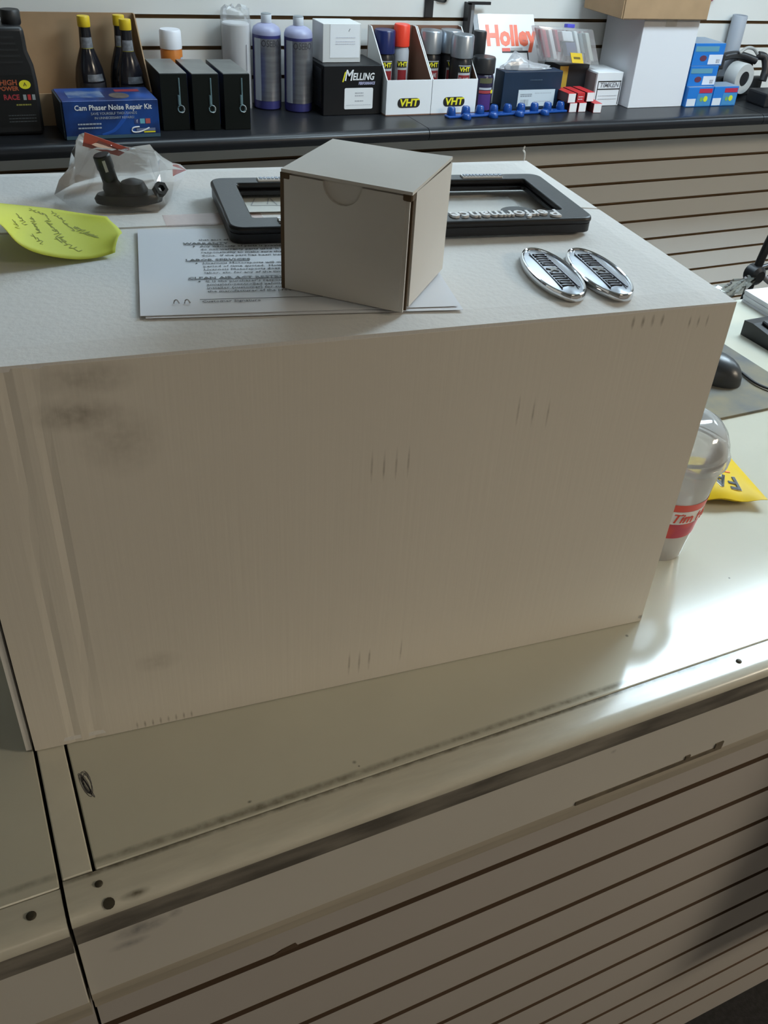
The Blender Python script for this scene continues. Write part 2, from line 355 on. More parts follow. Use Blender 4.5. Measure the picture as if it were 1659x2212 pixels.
# ================================================================== BACK COUNTER
BC = mat('black_laminate', (0.013, 0.0135, 0.0155), 0.34, var=0.25, vscale=6, spec=0.3)
def back_top(x0, x1, label):
    t = thing('back_counter', label, 'counter')
    yF = 2.425
    M = Matrix(((0, 0, 1, 0), (1, 0, 0, 0), (0, 1, 0, 0), (0, 0, 0, 1)))
    bm = bmesh.new(); prism(bm, [(YW - 0.002, ZB - 0.03), (YW - 0.002, ZB), (yF + 0.022, ZB), (yF + 0.020, ZB - 0.03)], x0, x1, M=M); obj('worktop', bm, BC, t)
    prof = [(yF + 0.0215, ZB - 0.034)] + [(yF + 0.0215, ZB)] + [(yF + 0.018 + 0.018 * math.cos(PI / 2 + a), ZB - 0.016 + 0.016 * math.sin(PI / 2 + a)) for a in [PI / 2 * i / 6 for i in range(1, 7)]] + [(yF, ZB - 0.022), (yF + 0.006, ZB - 0.032)]
    bm = bmesh.new(); prism(bm, prof, x0, x1, M=M); obj('bullnose_edge', bm, mat('black_edge', (0.012, 0.0125, 0.015), 0.30, spec=0.35), t, smooth=True)
back_top(-1.6, 1.2745, 'black laminate back counter top, left length holding the bottles')
back_top(1.2765, 2.5365, 'black laminate back counter top, middle length holding the tall white box')
back_top(2.5385, 4.2, 'black laminate back counter top, right length under the tape gun')
# ================================================================== BIG CARTON
BA = -0.09719; BU = Vector((math.cos(BA), math.sin(BA), 0)); BV = Vector((-math.sin(BA), math.cos(BA), 0))
BW, BD, BH = 0.5551, 0.3703, CARTON_H
BFL = Vector((0.5283, 0.4800, 0)) - BU * BW
def bl(s, t, z=0.0): return tuple(BFL + BU * s + BV * t + Vector((0, 0, BT + z)))
DIRT = (0.16, 0.135, 0.095)
_sp = [(0.071, 0, BH - 0.038, 0.030, 0.02, 0.014, 0.75, DIRT), (0.081, 0, BH - 0.014, 0.034, 0.02, 0.014, 0.55, DIRT), (0.095, 0, BH - 0.060, 0.03, 0.02, 0.03, 0.4, DIRT),
       (0.10, 0, BH - 0.26, 0.02, 0.02, 0.012, 0.35, DIRT)]
for i in range(4): _sp.append((0.266 + i * 0.0095, 0, BH - 0.106, 0.0012, 0.02, 0.016, 0.75, DIRT))
for i in range(3): _sp.append((0.380 + i * 0.013, 0, BH - 0.074 - i * 0.003, 0.0012, 0.02, 0.015, 0.6, DIRT))
for i in range(3): _sp.append((0.256 + i * 0.009, 0, 0.026, 0.0013, 0.02, 0.016, 0.8, DIRT))
_sp.append((0.303, 0, 0.03, 0.0010, 0.02, 0.016, 0.7, DIRT))
for i in range(4): _sp.append((0.465 + i * 0.0085, 0, BH - 0.011, 0.0018, 0.02, 0.006, 0.9, DIRT))
for i in range(3): _sp.append((0.516 + i * 0.008, 0, BH - 0.015, 0.0012, 0.02, 0.006, 0.8, DIRT))
for i in range(8): _sp.append((0.078 + i * 0.0062, 0, 0.005, 0.0011, 0.02, 0.005, 0.9, DIRT))
CARD_SHADED = spotted('white_corrugated_shaded', (0.78, 0.74, 0.665), 0.75, _sp, 0.06, 5.0, (1, 1, 0.5), bump=0.07, bscale=150, bstretch=(1.6, 1, 0.04), spec=0.2)  # same white card, with the beige of its shaded side put into the colour
CARD = spotted('white_corrugated', (0.82, 0.81, 0.79), 0.75, [(0.515, 0.357, 0, 0.035, 0.006, 0.05, 0.7, (0.25, 0.25, 0.25)), (0.05, 0.08, 0, 0.05, 0.05, 0.05, 0.25, DIRT)], 0.05, 6.0, bump=0.2, bscale=120, bstretch=(1.6, 1.6, 0.1), spec=0.2)
carton = thing('carton', 'large white corrugated carton standing on the front counter', 'box', (BFL.x, BFL.y, T), BA)
def panel(name, nx, nz, f, m):
    bm = bmesh.new(); g = [[bm.verts.new(f(i / nx, j / nz)) for j in range(nz + 1)] for i in range(nx + 1)]
    for i in range(nx):
        for j in range(nz): bm.faces.new((g[i][j], g[i + 1][j], g[i + 1][j + 1], g[i][j + 1]))
    o = obj(name, bm, m, carton, smooth=False, recalc=False)
    md = o.modifiers.new('thick', 'SOLIDIFY'); md.thickness = 0.004; md.offset = -1
    return o
def front_f(a, b):      # slight bulge of a filled carton, shallow creases at the glue joint
    y = -0.003 * math.sin(PI * a) * math.sin(PI * b)
    s = a * BW
    for c in (0.029, 0.047): y += 0.0008 * math.exp(-((s - c - 0.006 * b) / 0.0024) ** 2)
    top = -0.0015 * math.sin(PI * a)
    return (s, y, 0.0008 + b * (BH - 0.0038) + (top if b > 0.99 else 0))
panel('front_panel', 110, 8, front_f, CARD_SHADED)
panel('right_panel', 6, 6, lambda a, b: (BW + 0.002 * math.sin(PI * a) * math.sin(PI * b), a * BD, 0.0008 + b * (BH - 0.0038)), CARD)
panel('back_panel', 6, 6, lambda a, b: (BW * (1 - a), BD, 0.0008 + b * (BH - 0.0038)), CARD)
panel('left_panel', 6, 6, lambda a, b: (0, BD * (1 - a), 0.0008 + b * (BH - 0.0038)), CARD)
SEAM = 0.214
def top_f(t0, t1, lift):
    def f(a, b):
        s, t = a * BW, t0 + (t1 - t0) * b
        edge = min(1.0, min(t, BD - t) / 0.012, min(s, BW - s) / 0.012)
        return (s, t, BH - 0.0016 + 0.0016 * math.sin(PI / 2 * max(0, edge)) + lift * math.sin(PI / 2 * max(0, edge)))
    return f
panel('top_flap', 24, 10, top_f(0.0, SEAM, 0.0), CARD)
panel('top_flap', 24, 10, top_f(SEAM + 0.0026, BD, 0.0006), CARD)
panel('bottom', 2, 2, lambda a, b: (BW * a, BD * (1 - b), 0.0045), CARD)
bobj('glue_tab', (-0.0065, -0.0022, 0.002, 0.036, 0.001, BH - 0.006), CARD, carton)
bm = bmesh.new(); box(bm, 0.160, 0.240, SEAM - 0.001, SEAM + 0.026, BH + 0.0008, BH + 0.0010); tp = obj('tape', bm, film('packing_tape', (1.0, 0.965, 0.96), 0.0, 0.3, 0.05, (0.8, 0.62, 0.62), 0.15), carton)
bm = bmesh.new(); box(bm, BW - 0.004, BW + 0.0065, 0.008, 0.018, BH - 0.014, BH - 0.005, bev=0.003); obj('torn_corner', bm, mat('torn_brown', (0.16, 0.085, 0.055), 0.9), carton)
bm = bmesh.new(); tube(bm, smooth_path([(BW - 0.004, BD - 0.002, BH - 0.001), (BW - 0.003, BD, BH + 0.006), (BW - 0.006, BD - 0.001, BH + 0.010), (BW - 0.004, BD, BH + 0.013)], 4), 0.0009, 6); obj('loose_fibre', bm, CARD, carton)

ZT = 0.0012   # rest height on the carton top
# ---------------------------------------------------------------- papers under the little box
PAPER = mat('white_paper', (0.78, 0.80, 0.85), 0.65)
pa = math.atan2(0.023 - 0.046, 0.333 - 0.120)
def sheet(label, s, t, ang, w, d, z, grp=None):
    o = thing('paper_sheet', label, 'paper', bl(s, t, z), BA + ang, grp)
    bm = bmesh.new(); nx, ny = 16, 12
    g = [[bm.verts.new((w * i / nx, d * j / ny, 0.0003 * math.sin(3.1 * i / nx) * math.sin(2.2 * j / ny))) for j in range(ny + 1)] for i in range(nx + 1)]
    for i in range(nx):
        for j in range(ny): bm.faces.new((g[i][j], g[i + 1][j], g[i + 1][j + 1], g[i][j + 1]))
    p = obj('sheet', bm, PAPER, o, smooth=False); md = p.modifiers.new('thick', 'SOLIDIFY'); md.thickness = 0.0002; md.offset = -1
    return o
sheet('blank lower paper sheet peeking out under the printed warranty page', 0.1225, 0.0442, pa - 0.012, 0.214, 0.150, ZT + 0.0003)
pg = sheet('printed warranty page with bold headings lying on the carton top', 0.1195, 0.0465, pa, 0.2145, 0.160, ZT + 0.0011)
TY = [  # text, x, y (from the front left corner of the page), size, bold
    ('WARRANTY', 0.033, 0.1265, 0.0052, 1), ('Any warranty of parts is provided by the', 0.045, 0.1205, 0.0046, 0), ('do not warranty parts used. It is the', 0.045, 0.1140, 0.0046, 0), ('responsibility to make sure that all parts', 0.045, 0.1078, 0.0046, 0), ('done.  If the part has been installed the', 0.045, 0.1015, 0.0046, 0),
    ('LABOR SERVICES', 0.033, 0.0930, 0.0054, 1), ('Livernois Motorsports will make every', 0.045, 0.0865, 0.0046, 0), ('period of time quoted.  However, actual', 0.045, 0.0805, 0.0046, 0), ('Livernois Motorsports does not assume', 0.045, 0.0745, 0.0046, 0), ('labor, etc. for any of the time that the', 0.045, 0.0685, 0.0046, 0),
    ('CLEAN AIR ACT RESTRICTIONS', 0.033, 0.0590, 0.0054, 1), ("It is the purchaser's responsibility to", 0.045, 0.0530, 0.0046, 0), ('emission-controlled vehicles and en', 0.045, 0.0470, 0.0046, 0), ('installer (customer) for such violation', 0.045, 0.0412, 0.0046, 0), ('the manufacturer of the product.', 0.045, 0.0352, 0.0046, 0),
    ('Customer Signature', 0.040, 0.0185, 0.0046, 0), ('that sort of all de', 0.045, 0.134, 0.0046, 0)]
for (s_, x_, y_, z_, b_) in TY:
    text(pg, s_, z_, BLACK if b_ else INK, (x_, y_, 0.0006), (0, 0, 0), ext=0.00004, align='LEFT', xs=1.16 if b_ else 1.05, bold=0.00009 if b_ else 0.00003, res=1)
bm = bmesh.new()
box(bm, 0.039, 0.140, 0.0218, 0.0221, 0.0005, 0.00075)
for (x_, y_, w_) in ((0.033, 0.1232, 0.030), (0.033, 0.0898, 0.046), (0.033, 0.0560, 0.090)): box(bm, x_, x_ + w_, y_, y_ + 0.0003, 0.0005, 0.00075)
for y_ in (0.1205, 0.0865, 0.0530): box(bm, 0.0400, 0.0412, y_ - 0.0004, y_ + 0.0008, 0.0005, 0.00075)
obj('ruled_line', bm, INK, pg)
for x_ in (0.0235, 0.0305):
    bm = bmesh.new(); tube(bm, smooth_path([(x_ - 0.0018, 0.0166, 0.0004), (x_ - 0.0012, 0.0172, 0.0022), (x_ + 0.0004, 0.0178, 0.0026), (x_ + 0.0018, 0.0170, 0.0004)], 4), 0.00045, 6); obj('staple', bm, STEEL, pg, smooth=True)

# ---------------------------------------------------------------- little white box
SA = -0.7764; SW, SD, SH = 0.0906, 0.0865, 0.0814
su = Vector((math.cos(SA), math.sin(SA), 0)); sv = Vector((-math.sin(SA), math.cos(SA), 0))
sfl = Vector((0.2666, 0.5227, 0)) - su * SW
SBOX = mat('white_chipboard', (0.66, 0.635, 0.59), 0.7, var=0.03, vscale=20, spec=0.25)
CORE = mat('chipboard_core', (0.10, 0.066, 0.036), 0.9)
zb = BT + ZT + 0.0018
sb = thing('small_box', 'small white tuck-top box with a thumb notch, on the warranty page', 'box', (sfl.x, sfl.y, zb), SA)
fm = Matrix(((1, 0, 0, 0), (0, 0, -1, 0), (0, 1, 0, 0), (0, 0, 0, 1)))        # (x, y) outline -> x, z ; extrusion z -> -y
cxn, rn = SW * 0.47, 0.0135
out = [(0.0015, 0.0), (SW - 0.0045, 0.0), (SW - 0.0045, SH - 0.0035)] + [(cxn + rn * math.cos(a), SH - 0.0035 - rn * math.sin(a)) for a in [PI * i / 16 for i in range(17)]] + [(0.0015, SH - 0.0035)]
bm = bmesh.new(); prism(bm, out, -0.0022, 0.0, M=fm); obj('front_panel', bm, SBOX, sb)
bobj('tuck_flap', (0.004, SW - 0.0055, 0.0026, 0.0046, SH - 0.040, SH - 0.0025), SBOX, sb)
bobj('inner_wall', (0.0015, SW - 0.001, 0.0048, 0.0065, 0.0, SH - 0.003), CORE, sb)
bobj('right_panel', (SW - 0.0022, SW, 0.0080, SD, 0.0018, SH - 0.0022), SBOX, sb)
bobj('right_core', (SW - 0.0060, SW - 0.0028, 0.0026, SD - 0.001, 0.0, SH - 0.0035), CORE, sb)
bobj('front_return', (SW - 0.0046, SW - 0.0018, 0.0006, 0.0022, 0.0, SH - 0.004), SBOX, sb)
bobj('left_panel', (0.0, 0.0022, 0.0028, SD, 0.0, SH - 0.002), SBOX, sb)
bobj('left_core', (-0.0010, 0.0014, -0.0002, 0.0032, 0.0, SH - 0.0025), CORE, sb)
bobj('back_panel', (0.0023, SW - 0.0024, SD - 0.0022, SD, 0.0, SH - 0.002), SBOX, sb)
bm = bmesh.new(); nx = 10
g = [[bm.verts.new((SW * i / nx, SD * j / nx - 0.0008, SH + 0.0014 * math.sin(PI * i / nx) * math.sin(PI * 0.9 * j / nx) + (0.002 * (j / nx) * (i / nx) ** 3))) for j in range(nx + 1)] for i in range(nx + 1)]
for i in range(nx):
    for j in range(nx): bm.faces.new((g[i][j], g[i + 1][j], g[i + 1][j + 1], g[i][j + 1]))
lid = obj('lid', bm, SBOX, sb, smooth=False, recalc=False); md = lid.modifiers.new('thick', 'SOLIDIFY'); md.thickness = 0.0021; md.offset = -1
bm = bmesh.new()
for (x_, y_) in ((-0.0008, 0.0006), (SW - 0.0066, 0.0006)): box(bm, x_, x_ + 0.0066, y_ - 0.0012, y_ + 0.006, SH - 0.0066, SH - 0.0018, bev=0.0008, seg=1)
obj('corner_tab', bm, CORE, sb)
bobj('lid_core', (SW - 0.0024, SW - 0.0004, 0.004, SD - 0.002, SH - 0.0034, SH - 0.0016), CORE, sb)
bobj('base_panel', (0.003, SW - 0.003, 0.003, SD - 0.003, 0.0, 0.002), CORE, sb)

# ---------------------------------------------------------------- licence plate frame
pw, pd, ph = 0.309, 0.126, 0.0125
fr_ = thing('plate_frame', 'black plastic licence plate frame with raised silver letters', 'plate frame', bl(0.2005, 0.1600, ZT + 0.0022), BA - 0.050)
FRM = mat('frame_plastic', (0.013, 0.013, 0.0145), 0.42, spec=0.35, bump=0.05, bscale=600)
bm = bmesh.new()
ring(bm, rrect(0, pw, 0, pd, 0.011), rrect(0.021, pw - 0.021, 0.024, pd - 0.017, 0.003), ph * 0.55, ph)
fb = obj('frame_bar', bm, FRM, fr_, smooth=True); md = fb.modifiers.new('bevel', 'BEVEL'); md.width = 0.0022; md.segments = 3; md.limit_method = 'ANGLE'
bm = bmesh.new(); ring(bm, rrect(0.0008, pw - 0.0008, 0.0008, pd - 0.0008, 0.010), rrect(0.006, pw - 0.006, 0.006, pd - 0.006, 0.006), 0.0, ph * 0.56); obj('rim', bm, FRM, fr_, smooth=True)
bm = bmesh.new(); ring(bm, rrect(0.018, pw - 0.018, 0.021, pd - 0.014, 0.003), rrect(0.0225, pw - 0.0225, 0.0255, pd - 0.0215, 0.003), ph * 0.30, ph * 0.54); obj('inner_ledge', bm, FRM, fr_)
bm = bmesh.new(); prism(bm, [(0.246 + 0.0150 * math.cos(a), 0.0235 + 0.011 * math.sin(a)) for a in [PI * i / 12 for i in range(13)]], ph * 0.6, ph * 0.98); obj('sticker_tab', bm, FRM, fr_)
SILV = mat('silver_letter', (0.80, 0.81, 0.83), 0.3, 0.0)
text(fr_, 'Performance', 0.0205, SILV, (0.279, 0.0118, ph + 0.0009), (0, 0, PI), ext=0.0010, align='LEFT', xs=0.92, bold=0.0004)
text(fr_, 'V', 0.0205, SILV, (0.1745, 0.0118, ph + 0.0009), (0, 0, PI), ext=0.0010, align='LEFT', bold=0.0004)
text(fr_, 'ns', 0.0205, SILV, (0.055, 0.0118, ph + 0.0009), (0, 0, PI), ext=0.0010, align='LEFT', xs=0.92, bold=0.0004)
for (xa, xb_) in ((0.040, 0.070), (0.228, 0.268)):
    rs = bobj('raised_strip', (xa, xb_, pd - 0.0135, pd - 0.0055, ph - 0.001, ph + 0.0016), SILV, fr_, bev=0.0006, seg=1)
    bm2 = bmesh.new(); x_ = xa + 0.002
    while x_ < xb_ - 0.003:
        w_ = random.uniform(0.0016, 0.0034); box(bm2, x_, x_ + w_, pd - 0.0120, pd - 0.0072, ph + 0.0014, ph + 0.0022); x_ += w_ + 0.0012
    obj('raised_marks', bm2, mat('steel_blue', (0.23, 0.28, 0.36), 0.35, 0.3), rs)
# slip of paper and clear sleeve inside the frame
sl_ = thing('paper_slip', 'narrow white slip with faint pencil marks inside the plate frame', 'paper', bl(0.2205, 0.232, ZT + 0.0012), BA - 0.05)
bobj('slip', (0, 0.150, 0.002, 0.052, 0, 0.0004), mat('slip_paper', (0.74, 0.76, 0.72), 0.6), sl_)
bm = bmesh.new()
for (x0_, y0_, x1_, y1_) in ((0.014, 0.018, 0.020, 0.036), (0.014, 0.018, 0.045, 0.016), (0.028, 0.020, 0.032, 0.036), (0.033, 0.036, 0.036, 0.018), (0.046, 0.020, 0.051, 0.028)):
    d = Vector((x1_ - x0_, y1_ - y0_, 0)); n = Vector((-d.y, d.x, 0)).normalized() * 0.0005
    bm.faces.new([bm.verts.new(q) for q in (Vector((x0_, y0_, 0.0006)) - n, Vector((x1_, y1_, 0.0006)) - n, Vector((x1_, y1_, 0.0006)) + n, Vector((x0_, y0_, 0.0006)) + n)])
obj('pencil_mark', bm, mat('pencil', (0.42, 0.44, 0.46), 0.6), sl_)
sv_ = thing('plastic_sleeve', 'clear plastic sleeve lying inside the right of the plate frame', 'sleeve', bl(0.375, 0.188, ZT + 0.0004), BA - 0.03)
bm = bmesh.new(); nx = 20
g = [[bm.verts.new((0.098 * i / nx, 0.062 * j / nx, 0.0006 + 0.0008 * math.sin(i * 1.7 + j * 0.6) ** 2 + (0.003 * math.exp(-((j - 4) / 0.7) ** 2)))) for j in range(nx + 1)] for i in range(nx + 1)]
for i in range(nx):
    for j in range(nx): bm.faces.new((g[i][j], g[i + 1][j], g[i + 1][j + 1], g[i][j + 1]))
obj('film', bm, film('sleeve_film', (1, 1, 1), 0.0, 0.2, 0.20, (0.84, 0.83, 0.78), 0.25), sv_, smooth=True)
# ---------------------------------------------------------------- two chrome badges
CHROME = mat('chrome', (0.72, 0.73, 0.75), 0.08, 1.0)
BADGE = mat('badge_face', (0.42, 0.44, 0.48), 0.26, 0.85, var=0.12, vscale=60)
BDARK = mat('badge_relief', (0.12, 0.12, 0.135), 0.3, 0.8)
def badge(label, s, t, ang):
    b = thing('oval_badge', label, 'badge', bl(s, t, ZT), BA + ang, 'oval chrome badges')
    A, Bb, n = 0.0485, 0.0195, 48
    def loop(bm, k, z): return [bm.verts.new(((A - k) * math.cos(2 * PI * i / n), (Bb - k) * math.sin(2 * PI * i / n), z)) for i in range(n)]
    bm = bmesh.new(); R_ = [loop(bm, k, z) for k, z in ((0.0002, 0), (0, 0.001), (0.0, 0.0030), (0.0008, 0.0048), (0.0018, 0.0052), (0.0027, 0.0046), (0.0030, 0.0036))]
    for P_, Q in zip(R_, R_[1:]):
        for i in range(n): bm.faces.new((P_[i], P_[(i + 1) % n], Q[(i + 1) % n], Q[i]))
    bm.faces.new(R_[0][::-1]); obj('rim', bm, CHROME, b, smooth=True)
    bm = bmesh.new(); R_ = [loop(bm, 0.0029 + (0.0166) * q, 0.0037 + 0.0016 * math.sin(q * PI / 2)) for q in (0, 0.25, 0.5, 0.75, 0.98)]
    for P_, Q in zip(R_, R_[1:]):
        for i in range(n): bm.faces.new((P_[i], P_[(i + 1) % n], Q[(i + 1) % n], Q[i]))
    bm.faces.new(R_[-1]); obj('face', bm, BADGE, b, smooth=True)
    # slanted relief lettering block: outlined bars either side of a central star
    bm = bmesh.new()
    for sgn in (-1, 1):
        tube(bm, [(-0.034, sgn * 0.0068 - 0.001, 0.0052), (0.034, sgn * 0.0058 + 0.001, 0.0052)], 0.0006, 5)
    for i in range(15):
        x_ = -0.031 + i * 0.0044
        if abs(x_) < 0.005: continue
        box(bm, x_, x_ + 0.0011, -0.0052, 0.0052, 0.0040, 0.0058)
        if i % 2: box(bm, x_, x_ + 0.0040, (0.0034 if i % 4 == 1 else -0.0048), (0.0048 if i % 4 == 1 else -0.0034), 0.0040, 0.0058)
    obj('relief_letter', bm, BDARK, b)
    bm = bmesh.new(); prism(bm, [((0.0055 if i % 2 == 0 else 0.0024) * math.cos(PI * i / 5), (0.0055 if i % 2 == 0 else 0.0024) * math.sin(PI * i / 5)) for i in range(10)], 0.0045, 0.0060); obj('star', bm, CHROME, b)
badge('left oval chrome badge, the one nearer the little box', 0.4285, 0.0650, PI / 2 - 0.10)
badge('right oval chrome badge, the one nearer the carton corner', 0.4660, 0.0590, PI / 2 - 0.10)
# ---------------------------------------------------------------- yellow note
NOTE = mat('yellow_note', (0.66, 0.70, 0.055), 0.6)
NOTE.node_tree.nodes['Principled BSDF'].inputs['Subsurface Weight'].default_value = 0.0
far = [(0.0192, 0.2244, 0.022), (0.0404, 0.2330, 0.016), (0.0594, 0.2396, 0.011), (0.0772, 0.2400, 0.008), (0.0941, 0.2352, 0.006), (0.1164, 0.2256, 0.005)]
near = [(0.0247, 0.1482, 0.045), (0.0419, 0.1462, 0.030), (0.0512, 0.1463, 0.016), (0.0649, 0.1453, 0.008), (0.0905, 0.1491, 0.0012), (0.1152, 0.1561, 0.0012)]
tipc = [(0.126, 0.196, 0.004), (0.1235, 0.172, 0.0085)]
nt_ = thing('sticky_note', 'yellow handwritten note curling up at the left of the carton top', 'note', bl(0.09, 0.19, ZT), BA)
def nl(p): return Vector((p[0] - 0.09, p[1] - 0.19, p[2]))
F_ = smooth_path(far, 6); N_ = smooth_path(near, 6); NN = len(F_)
def note_pt(u_, w_):
    i = min(int(u_ * (NN - 1)), NN - 2); f_ = u_ * (NN - 1) - i
    a = F_[i].lerp(F_[i + 1], f_); b = N_[i].lerp(N_[i + 1], f_)
    p = a.lerp(b, w_)
    p.z += 0.004 * math.sin(PI * w_) * (1 - u_)
    p.x += 0.008 * math.sin(PI * w_) ** 1.5 * max(0, (u_ - 0.8) / 0.2)
    p.z += 0.006 * max(0, (u_ - 0.85) / 0.15) ** 2 * math.exp(-((w_ - 0.75) / 0.2) ** 2)
    return nl(p)
bm = bmesh.new(); nw = 14
g = [[bm.verts.new(note_pt(i / (NN - 1), j / nw)) for j in range(nw + 1)] for i in range(NN)]
for i in range(NN - 1):
    for j in range(nw): bm.faces.new((g[i][j], g[i][j + 1], g[i + 1][j + 1], g[i + 1][j]))
no = obj('sheet', bm, NOTE, nt_, smooth=True); md = no.modifiers.new('thick', 'SOLIDIFY'); md.thickness = 0.0003; md.offset = -1
bm = bmesh.new()
def ink(u0, w0, du, dw, n, amp):
    P_ = []
    for i in range(n + 1):
        q = i / n; P_.append(note_pt(min(0.97, u0 + du * q + amp * 0.5 * math.sin(i * 2.1)), min(0.97, max(0.03, w0 + dw * q + amp * math.sin(i * 1.7 + u0 * 40)))) + Vector((0, 0, 0.0005)))
    for A_, B_ in zip(P_, P_[1:]):
        d = B_ - A_; n_ = Vector((-d.y, d.x, 0)).normalized() * 0.00042
        bm.faces.new([bm.verts.new(q) for q in (A_ - n_, B_ - n_, B_ + n_, A_ + n_)])
for (u0, w0, du, dw, n, amp) in ((0.42, 0.12, 0.16, 0.10, 14, 0.035), (0.60, 0.10, 0.10, 0.14, 12, 0.03), (0.34, 0.40, 0.10, 0.20, 14, 0.04), (0.46, 0.36, 0.10, 0.30, 22, 0.035), (0.58, 0.30, 0.14, 0.40, 26, 0.04), (0.70, 0.26, 0.08, 0.2, 12, 0.03), (0.78, 0.36, 0.10, 0.22, 18, 0.04), (0.66, 0.66, 0.14, 0.18, 16, 0.03), (0.32, 0.62, 0.06, 0.12, 10, 0.04), (0.50, 0.72, 0.1, 0.1, 12, 0.03)):
    ink(u0, w0, du, dw, n, amp)
obj('handwriting', bm, mat('pencil_green', (0.33, 0.36, 0.05), 0.6), nt_)
# ---------------------------------------------------------------- sensor in a clear bag
sn = thing('sensor', 'black plastic sensor with an upright plug, inside the clear bag', 'car part', bl(0.138, 0.268, ZT + 0.0012), BA)
DARKP = mat('sensor_plastic', (0.010, 0.012, 0.012), 0.4)
bm = bmesh.new(); lathe(bm, [(0.020, 0), (0.0265, 0.0015), (0.0275, 0.005), (0.025, 0.0085), (0.012, 0.0095)], 32, (0, 0, 0)); bmesh.ops.scale(bm, vec=(1.0, 0.45, 1.0), verts=bm.verts); obj('flange', bm, DARKP, sn, smooth=True)
bm = bmesh.new(); lathe(bm, [(0.0075, 0), (0.0078, 0.006), (0.0062, 0.010), (0.0062, 0.020), (0.0068, 0.021), (0.0068, 0.031), (0.0060, 0.032), (0.0045, 0.032)], 20, (0, 0, 0)); obj('plug', bm, DARKP, sn, smooth=True, loc=(-0.011, 0.002, 0.008), rot=(0.05, -0.22, 0))
bobj('plug_slot', (-0.0012, 0.0012, -0.0072, -0.0060, 0.020, 0.029), mat('slot_grey', (0.35, 0.36, 0.36), 0.5), sn, loc=(-0.011, 0.002, 0.008), rot=(0.05, -0.22, 0))
bm = bmesh.new(); lathe(bm, [(0.011, 0), (0.012, 0.003), (0.009, 0.009), (0.004, 0.011)], 18); obj('housing', bm, DARKP, sn, smooth=True, loc=(0.004, 0.001, 0.008))
bm = bmesh.new(); ring(bm, [(0.006 * math.cos(PI / 3 * i), 0.006 * math.sin(PI / 3 * i)) for i in range(6)], [(0.003 * math.cos(PI / 3 * i), 0.003 * math.sin(PI / 3 * i)) for i in range(6)], 0, 0.006); obj('nut', bm, DARKP, sn, loc=(0.024, -0.002, 0.010), rot=(0.9, 0.3, 0.2))
bg = thing('plastic_bag', 'crinkled clear plastic bag with red header card on the carton top', 'bag', bl(0.138, 0.288, ZT + 0.0004), BA)
outl = [(0.0804, 0.285, 0.0044), (0.092, 0.262, 0.001), (0.1088, 0.2505, 0.0006), (0.134, 0.2460, 0.0006), (0.1593, 0.2475, 0.0006), (0.1715, 0.268, 0.002), (0.1954, 0.33, 0.0078), (0.180, 0.340, 0.006), (0.150, 0.335, 0.003), (0.120, 0.335, 0.003), (0.098, 0.318, 0.003)]
mid = [(0.0955, 0.292, 0.022), (0.103, 0.280, 0.020), (0.112, 0.266, 0.019), (0.134, 0.263, 0.024), (0.158, 0.264, 0.019), (0.166, 0.278, 0.020), (0.178, 0.305, 0.022), (0.170, 0.315, 0.024), (0.152, 0.312, 0.026), (0.124, 0.312, 0.034), (0.104, 0.304, 0.040)]
top = [(0.104, 0.297, 0.043), (0.111, 0.290, 0.040), (0.119, 0.282, 0.0415), (0.134, 0.280, 0.042), (0.152, 0.283, 0.036), (0.162, 0.290, 0.034), (0.168, 0.300, 0.033), (0.162, 0.303, 0.0365), (0.148, 0.300, 0.036), (0.126, 0.300, 0.041), (0.1095, 0.300, 0.0500)]
def bgl(p, j=0.0): return Vector((p[0] - 0.138 + random.uniform(-j, j), p[1] - 0.288 + random.uniform(-j, j), p[2] + random.uniform(-j, j)))
bm = bmesh.new()
def dense(P_):
    P_ = [Vector(p) for p in P_]; o_ = []
    for a, b in zip(P_, P_[1:] + P_[:1]): o_ += [a, a.lerp(b, 0.5)]
    return o_
Ro, Rm, Rt = dense(outl), dense(mid), dense(top)
rows = [Ro, [a.lerp(b, 0.4) + Vector((0, 0, 0.0025)) for a, b in zip(Ro, Rm)], Rm, [a.lerp(b, 0.5) + Vector((0, 0, 0.001)) for a, b in zip(Rm, Rt)], Rt, [a.lerp(Vector((0.135, 0.291, 0.0375)), 0.55) for a in Rt]]
V = []
for k, r in enumerate(rows): V.append([bm.verts.new(bgl(p, 0.0 if k == 0 else 0.0016)) for p in r])
n = len(Ro)
for a, b in zip(V, V[1:]):
    for i in range(n):
        bm.faces.new((a[i], a[(i + 1) % n], b[(i + 1) % n])); bm.faces.new((a[i], b[(i + 1) % n], b[i]))
c_ = bm.verts.new(bgl((0.135, 0.291, 0.037)))
for i in range(n): bm.faces.new((V[-1][i], V[-1][(i + 1) % n], c_))
obj('film', bm, CLEAR, bg)
bm = bmesh.new(); prism(bm, [(0, 0), (0.0345, -0.0135), (0.0245, -0.019), (-0.003, -0.0105)], 0, 0.0006, M=Matrix(((1, 0, 0, 0.1110 - 0.138), (0, 0, 1, 0.2950 - 0.288), (0, 1, 0, 0.0500), (0, 0, 0, 1)))); obj('header_card', bm, mat('red_card', (0.62, 0.13, 0.10), 0.5), bg)
bm = bmesh.new(); prism(bm, [(0.0, 0), (0.012, -0.001), (0.003, -0.0045), (0.0, -0.006)], 0, 0.0006, M=Matrix(((1, 0, 0, 0.1825 - 0.138), (0, 0, 1, 0.330 - 0.288), (0, 1, 0, 0.0090), (0, 0, 0, 1)))); obj('red_tip', bm, mat('red_tip', (0.65, 0.04, 0.02), 0.5), bg)
